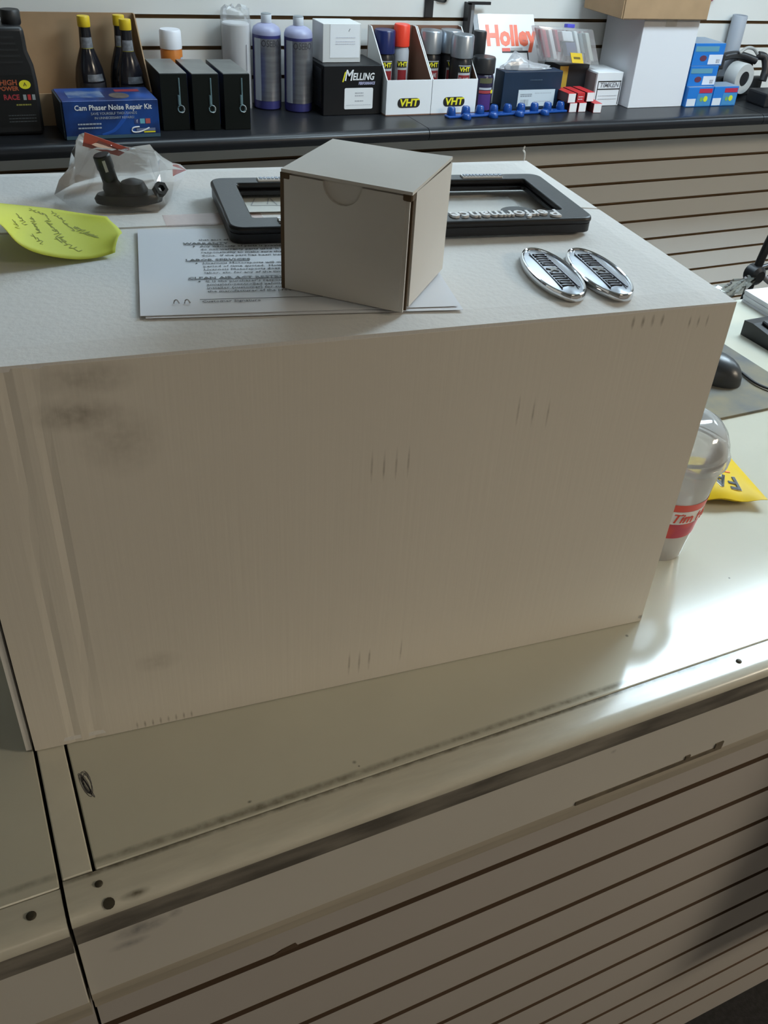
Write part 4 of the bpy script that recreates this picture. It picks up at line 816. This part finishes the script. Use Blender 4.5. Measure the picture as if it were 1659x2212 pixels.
patch(wb, 'paper_label', 0.021, 0.110, 0.012, 0.0955, mat('label_white', (0.76, 0.77, 0.79), 0.55), y=0.0015)
lines(wb, 'label_print', 0.038, 0.098, [0.062, 0.052, 0.046], mat('lblblue', (0.60, 0.61, 0.68), 0.6), y=0.0008, h=0.0022)
bm = bmesh.new(); tube(bm, [(0.076, 0.0008, 0.078), (0.080, 0.0008, 0.085)], 0.0008, 5); obj('pen_tick', bm, INK, wb)
# ---------------------------------------------------------------- two display trays of spray cans
KIN = mat('tray_kraft_inside', (0.19, 0.095, 0.06), 0.8)
TRW = mat('tray_white', (0.78, 0.79, 0.81), 0.5)
def tray(label, x, w):
    t = display_carton('display_tray', label, x, 2.578, w, 0.150, 0.212, 0.095, KIN, WBG, TRW)
    t['group'] = 'white spray can display trays'
    cx_ = w * 0.50
    bm = bmesh.new(); prism(bm, rrect(cx_ - 0.036, cx_ + 0.036, 0.021, 0.047, 0.012), 0, 0.0006, M=Matrix(((1, 0, 0, 0), (0, 0, -1, 0), (0, 1, 0, 0), (0, 0, 0, 1)))); obj('badge', bm, BLACK, t)
    text(t, 'VHT', 0.027, YELLOW, (cx_, -0.0010, 0.034), shear=0.12, bold=0.0009, xs=1.15)
    return t
tray('left white display tray of spray cans, beside the black pump box', 1.2065, 0.1445)
tray('right white display tray of spray cans, beside the black-capped can', 1.3530, 0.1500)
def spray_can(label, x, y, capm, bodym, word, group='spray cans in the display trays', face=0.0, r=0.0315, hc=0.143, ht=0.203):
    t = goods('spray_can', label, 'can', x, y, face, group, z=Z0 + 0.0032)
    bm = bmesh.new(); lathe(bm, [(r - 0.002, 0), (r, 0.003), (r, hc - 0.012), (r - 0.003, hc - 0.004), (r - 0.004, hc)], 32); obj('can', bm, bodym, t, smooth=True)
    bm = bmesh.new(); lathe(bm, [(r - 0.002, hc - 0.001), (r, hc + 0.001), (r - 0.0006, ht - 0.004), (r - 0.003, ht), (0.004, ht)], 32); obj('cap', bm, capm, t, smooth=True)
    bm = bmesh.new(); arc_strip(bm, r, r, 0.07, 0.126, -PI / 2 - 0.55, -PI / 2 + 0.65, 12, 0.0005); obj('label', bm, mat('can_label', (0.42, 0.43, 0.45), 0.4), t, smooth=True)
    bm = bmesh.new(); arc_strip(bm, r, r, 0.07, 0.100, -PI / 2 - 0.50, -PI / 2 + 0.60, 12, 0.0008); obj('label_band', bm, mat('can_band', (0.22, 0.018, 0.022), 0.4), t, smooth=True)
    bm = bmesh.new(); arc_strip(bm, r, r, 0.1065, 0.1235, -PI / 2 - 0.62, -PI / 2 + 0.60, 12, 0.0010); obj('label_badge', bm, BLACK, t, smooth=True)
    text(t, 'VHT', 0.0165, YELLOW, (0.001, 0, 0.115), cyl=r + 0.0014, bold=0.0005, xs=1.0)
    if word: text(t, word, 0.0170, mat('word_grey', (0.40, 0.36, 0.36), 0.5), (0, 0, 0.087), cyl=r + 0.0012, xs=0.62, bold=0.0003)
    return t
CANB = mat('can_black', (0.012, 0.012, 0.014), 0.3)
SILC = mat('cap_silver', (0.36, 0.39, 0.43), 0.32, 0.75)
spray_can('blue-capped spray can in the left display tray', 1.2430, 2.690, mat('cap_blue', (0.008, 0.016, 0.085), 0.3), CANB, '', face=-0.18)
spray_can('red-capped spray can in the left display tray', 1.2990, 2.6935, mat('cap_red', (0.72, 0.045, 0.020), 0.35), mat('can_grey', (0.36, 0.37, 0.40), 0.4), '', face=-0.18, r=0.0240, hc=0.160, ht=0.217)
spray_can('silver-capped spray can at the left of the right display tray', 1.3920, 2.688, SILC, CANB, 'FLAME', face=-0.12, r=0.0335)
spray_can('silver-capped spray can at the back right of the right display tray', 1.4605, 2.6915, SILC, CANB, '', face=-0.12, r=0.0335)
spray_can('silver-capped spray can at the front right of the right display tray', 1.4640, 2.6215, SILC, CANB, 'FLAME', face=-0.12, r=0.0335)
# ---------------------------------------------------------------- black-capped cans beside the trays
fc = goods('aerosol_can', 'short dark aerosol can with black cap and violet label, beside the navy box', 'can', 1.5415, 2.6185)
bm = bmesh.new(); lathe(bm, [(0.031, 0), (0.033, 0.003), (0.0335, 0.092), (0.031, 0.101), (0.026, 0.106)], 32); obj('can', bm, mat('can_violet', (0.022, 0.018, 0.045), 0.25), fc, smooth=True)
bm = bmesh.new(); lathe(bm, [(0.0325, 0.104), (0.0345, 0.106), (0.0345, 0.144), (0.032, 0.148)], 32); obj('cap', bm, BLACK_PLASTIC, fc, smooth=True)
for (z0_, z1_, c, nm) in ((0.005, 0.050, (0.07, 0.03, 0.17), 'violet'), (0.052, 0.060, (0.36, 0.05, 0.06), 'pinkred'), (0.062, 0.068, (0.45, 0.47, 0.52), 'palegrey'), (0.080, 0.094, (0.10, 0.10, 0.05), 'oliveband')):
    bm = bmesh.new(); arc_strip(bm, 0.0335, 0.0335, z0_, z1_, -2.3, -1.0, 12, 0.0005); obj('label_band', bm, mat('ml_' + nm, c, 0.4), fc, smooth=True)
bm = bmesh.new(); lathe(bm, [(0.0055, 0), (0.0055, 0.0006)], 16); obj('yellow_dot', bm, YELLOW, fc, loc=(0.0335 * math.cos(-0.95), 0.0335 * math.sin(-0.95), 0.056), rot=(PI / 2, 0, PI / 2 - 0.95))
tc_ = goods('aerosol_can', 'tall slim black-capped can behind the short violet can', 'can', 1.5510, 2.6765)
bm = bmesh.new(); lathe(bm, [(0.019, 0), (0.020, 0.002), (0.020, 0.13), (0.018, 0.137)], 28); obj('can', bm, CANB, tc_, smooth=True)
bm = bmesh.new(); lathe(bm, [(0.0195, 0.136), (0.0205, 0.138), (0.0200, 0.202), (0.0185, 0.206)], 28); obj('cap', bm, BLACK_PLASTIC, tc_, smooth=True)
# ---------------------------------------------------------------- navy box, plastic bag on it
nv = goods('parts_box', 'dark navy box with a white shipping label', 'box', 1.6080, 2.603)
bobj('carton', (0, 0.213, 0, 0.055, 0, 0.108), mat('navy_card', (0.010, 0.028, 0.060), 0.4, var=0.2, vscale=10), nv, bev=0.0025)
patch(nv, 'shipping_label', 0.058, 0.192, 0.008, 0.056, mat('ship_white', (0.56, 0.62, 0.66), 0.5))
lines(nv, 'label_print', 0.066, 0.108, [0.041, 0.036], mat('ship_grey', (0.25, 0.28, 0.31), 0.6), h=0.0035); lines(nv, 'label_print', 0.118, 0.180, [0.044, 0.020], mat('ship_grey2', (0.44, 0.48, 0.52), 0.6), h=0.003)
bobj('barcode', (0.068, 0.098, -0.0010, -0.0006, 0.010, 0.028), mat('barcode', (0.20, 0.22, 0.25), 0.6, var=0.8, vscale=220, stretch=(1, 0.01, 0.01), var_col=(0.5, 0.55, 0.58)), nv)
lines(nv, 'box_print', 0.095, 0.140, [0.082], mat('navy_pale', (0.05, 0.08, 0.12), 0.5), h=0.003)
cbag = goods('clear_bag', 'crumpled clear plastic bag of small parts on the navy box', 'bag', 1.700, 2.632, z=Z0 + 0.1086)
bm = bmesh.new(); bmesh.ops.create_icosphere(bm, subdivisions=3, radius=1.0)
for v in bm.verts:
    k = 1 + random.uniform(-0.14, 0.14); x_, y_, z_ = v.co
    hh = 0.038 * math.exp(-((x_ + 0.45) / 0.38) ** 2) + 0.014
    v.co = Vector((x_ * 0.090 * k, y_ * 0.022, max(0.0002, z_ * hh * k + 0.002)))
obj('film', bm, film('bag_film', (0.95, 0.95, 0.96), 0.05, 0.2, 0.35, (0.62, 0.62, 0.64), 0.5), cbag)
bobj('small_part', (-0.052, -0.030, -0.008, 0.008, 0.0006, 0.022), mat('dark_part', (0.09, 0.10, 0.11), 0.4), cbag, bev=0.002)
# ---------------------------------------------------------------- leaning box with orange lettering
lean = math.radians(-27)
hb_ = goods('carburetor_box', 'glossy white box with orange lettering leaning on the slatwall', 'box', 1.5930, 2.6630, rot=(lean, 0, 0), z=Z0 + 0.0058)
HG = mat('glossy_white', (0.72, 0.72, 0.72), 0.16, coat=0.6)
bobj('carton', (0, 0.205, 0.0, 0.012, 0.0, 0.2900), HG, hb_, bev=0.002)
text(hb_, 'Holley', 0.080, mat('holley_orange', (0.75, 0.13, 0.06), 0.3), (0.112, -0.0006, 0.193), bold=0.0035, xs=0.86)
patch(hb_, 'panel_line', 0.075, 0.170, 0.146, 0.152, BLACK); patch(hb_, 'panel_line', 0.166, 0.170, 0.095, 0.146, BLACK)
patch(hb_, 'red_panel', 0.075, 0.105, 0.150, 0.160, mat('holley_red', (0.60, 0.08, 0.05), 0.4), y=-0.0008); patch(hb_, 'grey_panel', 0.107, 0.150, 0.153, 0.161, mat('holley_grey', (0.35, 0.34, 0.33), 0.4), y=-0.0008)
bobj('side_edge', (-0.016, -0.0006, 0.001, 0.011, 0.0, 0.288), mat('edge_grey', (0.30, 0.31, 0.33), 0.5), hb_)
# ---------------------------------------------------------------- blister pack on a yellow and black box
yb = goods('spark_box', 'black and yellow carton behind the spark plug boxes', 'box', 1.850, 2.668)
bobj('carton', (0, 0.115, 0, 0.090, 0, 0.112), BLACK_PLASTIC, yb, bev=0.001, seg=1)
patch(yb, 'yellow_print', 0.002, 0.034, 0.040, 0.108, mat('ochre', (0.42, 0.27, 0.03), 0.5))
bp = goods('blister_pack', 'tilted clear blister pack of white parts on the black and yellow carton', 'package', 1.7770, 2.640, rot=(-0.16, 0.055, 0.0), z=Z0 + 0.1265)
bm = bmesh.new()
tilt = Matrix(((1, 0, -0.42, 0), (0, 1, 0, 0), (0, 0, 1, 0), (0, 0, 0, 1)))
box(bm, 0, 0.205, 0, 0.045, 0, 0.098, bev=0.004, M=None); bmesh.ops.transform(bm, matrix=tilt, verts=bm.verts); obj('shell', bm, film('blister', (0.98, 0.98, 0.99), 0.05, 0.12, 0.22, (0.85, 0.87, 0.88), 0.5), bp, smooth=True)
bm = bmesh.new(); box(bm, 0.008, 0.200, 0.034, 0.040, 0.006, 0.092); bmesh.ops.transform(bm, matrix=tilt, verts=bm.verts); obj('backing_card', bm, mat('blister_card', (0.74, 0.75, 0.76), 0.5, var=0.5, vscale=26, stretch=(3, 1, 0.4), var_col=(0.28, 0.16, 0.17)), bp)
for (a_, b_, z0_, z1_, c, nm) in ((0.012, 0.026, 0.012, 0.088, (0.45, 0.05, 0.08), 'red_strip'), (0.058, 0.070, 0.030, 0.090, (0.38, 0.06, 0.09), 'red_strip'), (0.092, 0.130, 0.020, 0.058, (0.10, 0.11, 0.22), 'blue_part'), (0.085, 0.125, 0.060, 0.088, (0.66, 0.68, 0.70), 'white_part'), (0.150, 0.162, 0.030, 0.085, (0.20, 0.24, 0.25), 'grey_part'), (0.175, 0.190, 0.010, 0.088, (0.60, 0.64, 0.60), 'white_part'), (0.132, 0.145, 0.008, 0.090, (0.66, 0.70, 0.70), 'white_part'), (0.035, 0.050, 0.008, 0.090, (0.66, 0.66, 0.67), 'white_part')):
    bm = bmesh.new(); box(bm, a_, b_, 0.006, 0.030, z0_, z1_, bev=0.002, seg=1); bmesh.ops.transform(bm, matrix=tilt, verts=bm.verts); obj(nm, bm, mat('bl_%d' % int(a_ * 1000), c, 0.4), bp)
bm = bmesh.new(); box(bm, 0.098, 0.142, -0.0016, -0.0006, 0.002, 0.030); bmesh.ops.transform(bm, matrix=tilt, verts=bm.verts); obj('price_sticker', bm, mat('sticker_yellow', (0.72, 0.50, 0.03), 0.5), bp)
bm = bmesh.new(); box(bm, 0.107, 0.132, -0.0021, -0.0017, 0.013, 0.019); bmesh.ops.transform(bm, matrix=tilt, verts=bm.verts); obj('sticker_print', bm, mat('ochre_ink', (0.16, 0.12, 0.02), 0.5), bp)
bobj('blue_clip', (0.072, 0.101, 0.012, 0.030, 0.0985, 0.109), mat('clip_blue', (0.06, 0.06, 0.45), 0.4), bp, bev=0.002)
# ---------------------------------------------------------------- spark plug boxes
PR = mat('plug_red', (0.48, 0.025, 0.03), 0.4); PWt = mat('plug_white', (0.74, 0.72, 0.72), 0.5)
def plug_box(label, x, y, z=0.0, ln=0.085, red_face=False, rz=0.0):
    t = goods('spark_plug_box', label, 'box', x, y, rz, 'small red and white spark plug boxes', z=Z0 + z)
    bobj('carton', (0, 0.0285, 0.0006, ln, 0, 0.0275), PR, t, bev=0.0006, seg=1)
    patch(t, 'end_face', 0.001, 0.0275, 0.001, 0.0265, PR if red_face else PWt, y=0.0004)
    if red_face: lines(t, 'end_print', 0.004, 0.022, [0.008, 0.015], PWt, y=-0.0002, h=0.002)
    bobj('side_face', (-0.0005, -0.0001, 0.001, ln - 0.001, 0.001, 0.0265), mat('plug_dark', (0.05, 0.012, 0.014), 0.5), t)
plug_box('spark plug box at the bottom left of the red and white pile', 1.8235, 2.5440)
plug_box('spark plug box at the bottom middle of the red and white pile', 1.8590, 2.5440)
plug_box('spark plug box at the bottom right of the red and white pile', 1.9060, 2.5300, rz=-0.12)
plug_box('spark plug box on top left of the red and white pile', 1.8130, 2.5440, 0.0280)
plug_box('spark plug box with red end, on top in the middle of the pile', 1.8500, 2.5480, 0.0280, red_face=True)
plug_box('spark plug box on top right of the red and white pile', 1.8890, 2.5520, 0.0280)
# ---------------------------------------------------------------- white boxed part with black outlined label
tk = goods('bearing_box', 'small white box with black-bordered label leaning against the tall white box', 'box', 1.9600, 2.6100, 0.0)
bobj('carton', (0.0, 0.101, 0.0, 0.115, 0, 0.100), mat('box_white2', (0.70, 0.71, 0.73), 0.5), tk, bev=0.001, seg=1)
bobj('grey_side', (-0.004, -0.0004, 0.002, 0.112, 0.002, 0.096), mat('side_grey', (0.20, 0.18, 0.18), 0.5), tk)
bm = bmesh.new()
for d in ((0.006, 0.097, 0.072, 0.075), (0.006, 0.097, 0.049, 0.052), (0.006, 0.0085, 0.004, 0.075), (0.0945, 0.097, 0.004, 0.075)): box(bm, d[0], d[1], -0.0008, -0.0004, d[2], d[3])
obj('label_frame', bm, BLACK, tk)
text(tk, 'TIMKEN', 0.0200, mat('tk_grey', (0.22, 0.22, 0.24), 0.5), (0.0515, -0.0006, 0.0622), shear=0.2, bold=0.0005, xs=1.05)
lines(tk, 'label_print', 0.015, 0.088, [0.030, 0.020], mat('tk_pale', (0.48, 0.49, 0.52), 0.5), h=0.002)
# ---------------------------------------------------------------- tall white box, brown box on it
tw_ = goods('tall_box', 'tall plain white box with a brown box on top', 'box', 2.0720, 2.570)
bobj('carton', (0, 0.222, 0, 0.195, 0, 0.258), mat('tall_white', (0.66, 0.66, 0.69), 0.5, spec=0.3), tw_, bev=0.001, seg=1)
bobj('clear_tab', (0.085, 0.128, -0.0012, -0.0004, 0.238, 0.2575), film('tab_film', (1, 1, 1), 0.05, 0.2, 0.2), tw_)
bobj('top_tape', (0.09, 0.13, 0.0, 0.195, 0.2584, 0.2590), film('tab_film', (1, 1, 1)), tw_)
bb = goods('brown_box', 'brown cardboard box lying on the tall white box', 'box', 1.970, 2.548, 0.0, z=Z0 + 0.2596)
bobj('carton', (0, 0.330, 0, 0.210, 0, 0.110), KRAFT, bb, bev=0.0012, seg=1)
bobj('bottom_seam', (0.002, 0.328, -0.0005, -0.0001, 0.0, 0.003), KRAFT_EDGE, bb)
bobj('flap', (-0.0045, -0.0006, 0.004, 0.205, 0.002, 0.108), KRAFT, bb)
# ---------------------------------------------------------------- stack of blue boxes
def blue_box(label, x, y, z, w, h, kind, dp=0.110):
    t = goods('gasket_box', label, 'box', x, y, 0.0, 'bright blue boxes beside the tall white box', z=Z0 + z)
    bobj('carton', (0, w, 0, dp, 0, h), mat('bright_blue', (0.012, 0.16, 0.52), 0.35), t, bev=0.0008, seg=1)
    bobj('top_face', (0.001, w - 0.001, 0.001, dp - 0.001, h + 0.0001, h + 0.0006), mat('blue_top', (0.22, 0.28, 0.36), 0.4), t)
    if kind == 'A':
        patch(t, 'white_label', w * 0.52, w * 0.98, 0.004, h * 0.50, mat('lbl_w', (0.62, 0.66, 0.74), 0.5)); lines(t, 'label_print', w * 0.78, w * 0.90, [0.008, 0.014], mat('lbl_g', (0.30, 0.31, 0.36), 0.5), y=-0.0009, h=0.005)
        patch(t, 'green_band', 0.004, w * 0.80, h * 0.64, h * 0.88, mat('band_green', (0.10, 0.27, 0.36), 0.5))
        bm = bmesh.new(); lathe(bm, [(0.011, 0), (0.011, 0.0005)], 18); o = obj('part_picture', bm, mat('pic_red', (0.12, 0.03, 0.06), 0.5), t, loc=(w * 0.34, -0.0003, h * 0.34), rot=(PI / 2, 0, 0)); o.scale = (1.3, 0.8, 1)
    else:
        patch(t, 'red_label', w * 0.44, w * 0.96, h * 0.70, h * 0.92, mat('lbl_red', (0.42, 0.02, 0.06), 0.5)); patch(t, 'white_label', 0.002, w * 0.36, 0.003, h * 0.42, mat('lbl_w2', (0.60, 0.64, 0.70), 0.5))
        patch(t, 'print_panel', w * 0.40, w * 0.97, 0.003, h * 0.66, mat('panel_blue', (0.05, 0.22, 0.45), 0.5))
        bm = bmesh.new(); lathe(bm, [(0.009, 0), (0.009, 0.0006)], 18); o = obj('yellow_picture', bm, mat('pic_yel', (0.55, 0.62, 0.03), 0.5), t, loc=(w * 0.74, -0.0008, h * 0.40), rot=(PI / 2, 0, 0))
        bm = bmesh.new(); lathe(bm, [(0.007, 0), (0.007, 0.0005)], 18); o = obj('green_picture', bm, mat('pic_grn', (0.16, 0.34, 0.10), 0.5), t, loc=(w * 0.58, -0.0008, h * 0.38), rot=(PI / 2, 0, 0))
blue_box('bottom left blue box against the tall white box', 2.3000, 2.556, 0.0, 0.108, 0.061, 'B')
blue_box('bottom right blue box below the tape roll', 2.4110, 2.556, 0.0, 0.108, 0.061, 'B', 0.068)
blue_box('blue box with a barcode label, second from the top', 2.2985, 2.568, 0.0618, 0.118, 0.061, 'A')
blue_box('topmost blue box with a barcode label', 2.2985, 2.570, 0.1236, 0.128, 0.066, 'A')
# ---------------------------------------------------------------- tape gun
tg = goods('tape_gun', 'packing tape gun with a grey tape roll, beside the blue boxes', 'tape gun', 2.606, 2.660, 0.0)
RR = (math.radians(90), 0, math.radians(8))
bm = bmesh.new(); lathe(bm, [(0.048, -0.026), (0.049, -0.024), (0.049, 0.024), (0.048, 0.026), (0.024, 0.026), (0.0235, 0.0), (0.024, -0.026)], 40, cap=False)
obj('tape_roll', bm, mat('tape_grey', (0.46, 0.46, 0.45), 0.3, spec=0.5), tg, smooth=True, loc=(0.0, 0.0, 0.066), rot=RR)
bm = bmesh.new(); lathe(bm, [(0.0225, -0.025), (0.0225, 0.024), (0.008, 0.0245)], 28); obj('hub', bm, BLACK_PLASTIC, tg, smooth=True, loc=(0, 0, 0.066), rot=RR)
bm = bmesh.new(); tube(bm, smooth_path([(-0.105, 0.020, 0.075), (-0.095, 0.025, 0.115), (-0.055, 0.030, 0.128), (0.0, 0.034, 0.132), (0.045, 0.030, 0.125), (0.080, 0.020, 0.115)], 6), 0.013, 10); obj('arm', bm, BLACK_PLASTIC, tg, smooth=True)
bobj('blade_guard', (-0.118, -0.075, 0.005, 0.040, 0.090, 0.140), BLACK_PLASTIC, tg, bev=0.006)
bobj('frame_plate', (0.005, 0.085, 0.030, 0.052, 0.060, 0.128), BLACK_PLASTIC, tg, bev=0.006)
bm = bmesh.new(); tube(bm, smooth_path([(0.085, 0.020, 0.132), (0.110, 0.012, 0.126), (0.118, 0.0, 0.090), (0.110, -0.006, 0.055)], 6), 0.014, 10); obj('handle', bm, BLACK_PLASTIC, tg, smooth=True)
bm = bmesh.new(); tube(bm, smooth_path([(-0.005, 0.020, 0.140), (0.020, 0.018, 0.156), (0.050, 0.016, 0.154), (0.072, 0.014, 0.138)], 6), 0.0055, 8); obj('spring_guard', bm, mat('guard_grey', (0.30, 0.30, 0.29), 0.35), tg, smooth=True)
bobj('base_frame', (-0.050, 0.150, 0.030, 0.056, 0.0, 0.060), mat('frame_dark', (0.014, 0.014, 0.014), 0.5), tg, bev=0.006)
bx_ = goods('dark_case', 'low dark plastic case under the grey roll at the right edge', 'case', 2.610, 2.510)
bobj('shell', (0, 0.24, 0.0, 0.095, 0, 0.045), mat('case_dark', (0.013, 0.013, 0.015), 0.45), bx_, bev=0.006); bobj('lid_line', (0.004, 0.236, -0.0008, 0.0, 0.028, 0.031), mat('case_line', (0.03, 0.03, 0.032), 0.5), bx_)
r2 = goods('tape_roll', 'grey roll on the dark case at the right picture edge', 'tape', 2.725, 2.560, z=Z0 + 0.0455)
bm = bmesh.new(); lathe(bm, [(0.040, 0), (0.042, 0.002), (0.042, 0.050), (0.040, 0.052), (0.026, 0.052), (0.026, 0.0)], 36, cap=False); obj('roll', bm, mat('roll_grey', (0.24, 0.26, 0.28), 0.35), r2, smooth=True)
bm = bmesh.new(); lathe(bm, [(0.0255, 0.001), (0.0255, 0.051), (0.0235, 0.051), (0.0235, 0.001)], 36, cap=False); obj('core', bm, KRAFT, r2, smooth=True)
# grey tube standing behind the tape gun
gt = goods('grey_tube', 'grey plastic tube standing upright behind the tape gun', 'tube', 2.6250, 2.7470, rot=(0.0, 0.0, 0.0))
bm = bmesh.new(); lathe(bm, [(0.0260, 0.0), (0.0265, 0.002), (0.0262, 0.245), (0.0250, 0.247), (0.0235, 0.246), (0.0230, 0.20)], 28, cap=False); obj('tube', bm, mat('tube_grey', (0.30, 0.32, 0.36), 0.45), gt, smooth=True)
bm = bmesh.new(); lathe(bm, [(0.027, 0.0), (0.030, 0.004), (0.030, 0.030), (0.027, 0.034)], 28, cap=False); obj('collar', bm, mat('tube_grey2', (0.40, 0.42, 0.46), 0.45), gt, smooth=True)
# ---------------------------------------------------------------- blue moulded strip
bs = goods('blue_strip', 'blue moulded plastic strip with knobs along the counter edge', 'strip', 1.385, 2.5215, 0.055)
bm = bmesh.new()
BLU = mat('strip_blue', (0.008, 0.055, 0.24), 0.25)
L_ = 0.435
box(bm, 0.0, L_, 0.0, 0.028, 0.0, 0.007, bev=0.002, seg=1); obj('strip_bar', bm, BLU, bs)
for i in range(9):
    x_ = 0.018 + i * 0.050
    bm = bmesh.new(); lathe(bm, [(0.013, 0), (0.014, 0.003), (0.012, 0.020), (0.009, 0.024)], 12, (x_, 0.018, 0.005)); obj('knob', bm, BLU, bs, smooth=True)
for i in range(4):
    x_ = 0.055 + i * 0.095
    bm = bmesh.new(); lathe(bm, [(0.014, 0), (0.015, 0.002), (0.013, 0.012), (0.010, 0.015)], 12, (x_, -0.010, 0.0)); obj('front_knob', bm, BLU, bs, smooth=True)
# ---------------------------------------------------------------- slatwall hooks and hanging packs
def hook(label, x, z, ln, w=0.014):
    t = thing('wall_hook', label, 'hook', (x, YW - 0.0005, z))
    bobj('back_plate', (-w, w, -0.006, -0.0006, -0.022, 0.055), BLACK_PLASTIC, t, bev=0.001, seg=1)
    bm = bmesh.new(); tube(bm, smooth_path([(0, -0.006, 0.030), (0, -ln * 0.6, 0.030), (0, -ln, 0.034), (0, -ln - 0.006, 0.046)], 6), 0.0035, 8); obj('prong', bm, mat('prong', (0.03, 0.03, 0.03), 0.3, 0.5), t, smooth=True)
hook('black slatwall hook above the display trays', 1.4235, ZB + 0.247, 0.10)
bk = thing('wall_bracket', 'thin black bent bracket hanging left of the leaning white box', 'bracket', (1.545, YW - 0.0005, ZB + 0.18))
bm = bmesh.new(); box(bm, 0.0, 0.009, -0.030, -0.0006, 0.0, 0.088); box(bm, 0.0, 0.075, -0.030, -0.022, 0.084, 0.092); obj('bracket', bm, BLACK_PLASTIC, bk)
bobj('shadow_plate', (0.010, 0.030, -0.012, -0.0006, 0.0, 0.084), mat('plate_grey', (0.22, 0.22, 0.23), 0.5), bk)
hd = thing('hanging_pack', 'dark red hanging pack at the top right above the blue boxes', 'package', (2.475, YW - 0.02, ZB + 0.283))
bm = bmesh.new(); prism(bm, [(-0.02, 0.09), (-0.02, 0.012), (0.0, 0.0), (0.018, 0.002), (0.034, 0.014), (0.04, 0.09)], 0, 0.018, M=Matrix(((1, 0, 0, 0), (0, 0, 1, 0), (0, 1, 0, 0), (0, 0, 0, 1)))); obj('pouch', bm, mat('dark_red', (0.18, 0.015, 0.045), 0.35), hd)
hp = thing('hanging_pack', 'small dark pack hanging at the top between hook and bracket', 'package', (1.470, YW - 0.016, ZB + 0.2745))
bm = bmesh.new(); prism(bm, rrect(-0.018, 0.022, 0.0, 0.08, 0.008), 0, 0.014, M=Matrix(((1, 0, 0, 0), (0, 0, 1, 0), (0, 1, 0, 0), (0, 0, 0, 1)))); obj('pouch', bm, mat('dark_pack', (0.03, 0.03, 0.05), 0.4), hp)

# ---------------------------------------------------------------- prints belong to the surface they are printed on
HOSTS = ('label', 'shipping_label', 'paper_label', 'badge', 'carton', 'can', 'body', 'front_panel', 'sheet', 'pouch')
PRINTS = ('lettering', 'label_print', 'small_print', 'social_icon', 'swoosh', 'yellow_mark', 'kit_name', 'arc_print', 'band', 'gear_picture', 'red_picture', 'chain_picture', 'label_mark', 'yellow_seal', 'barcode', 'box_print', 'pen_tick', 'yellow_flash',
          'panel_line', 'red_panel', 'grey_panel', 'wrench_logo', 'logo_highlight', 'label_frame', 'green_band', 'part_picture', 'yellow_picture', 'green_picture', 'print_panel', 'red_label', 'yellow_print', 'ruled_line', 'handwriting', 'label_band', 'label_badge', 'end_print', 'bottom_seam')
for o in list(bpy.data.objects):
    base = o.name.split('.')[0]
    if base not in PRINTS or o.parent is None or o.parent.parent is not None: continue
    sib = {c.name.split('.')[0]: c for c in o.parent.children if c is not o}
    for h in HOSTS:
        c = sib.get(h)
        if c is not None and h != base and c.location.length < 1e-6 and abs(c.rotation_euler.x) + abs(c.rotation_euler.y) + abs(c.rotation_euler.z) < 1e-6 and o.name.split('.')[0] != h:
            o.parent = c; break
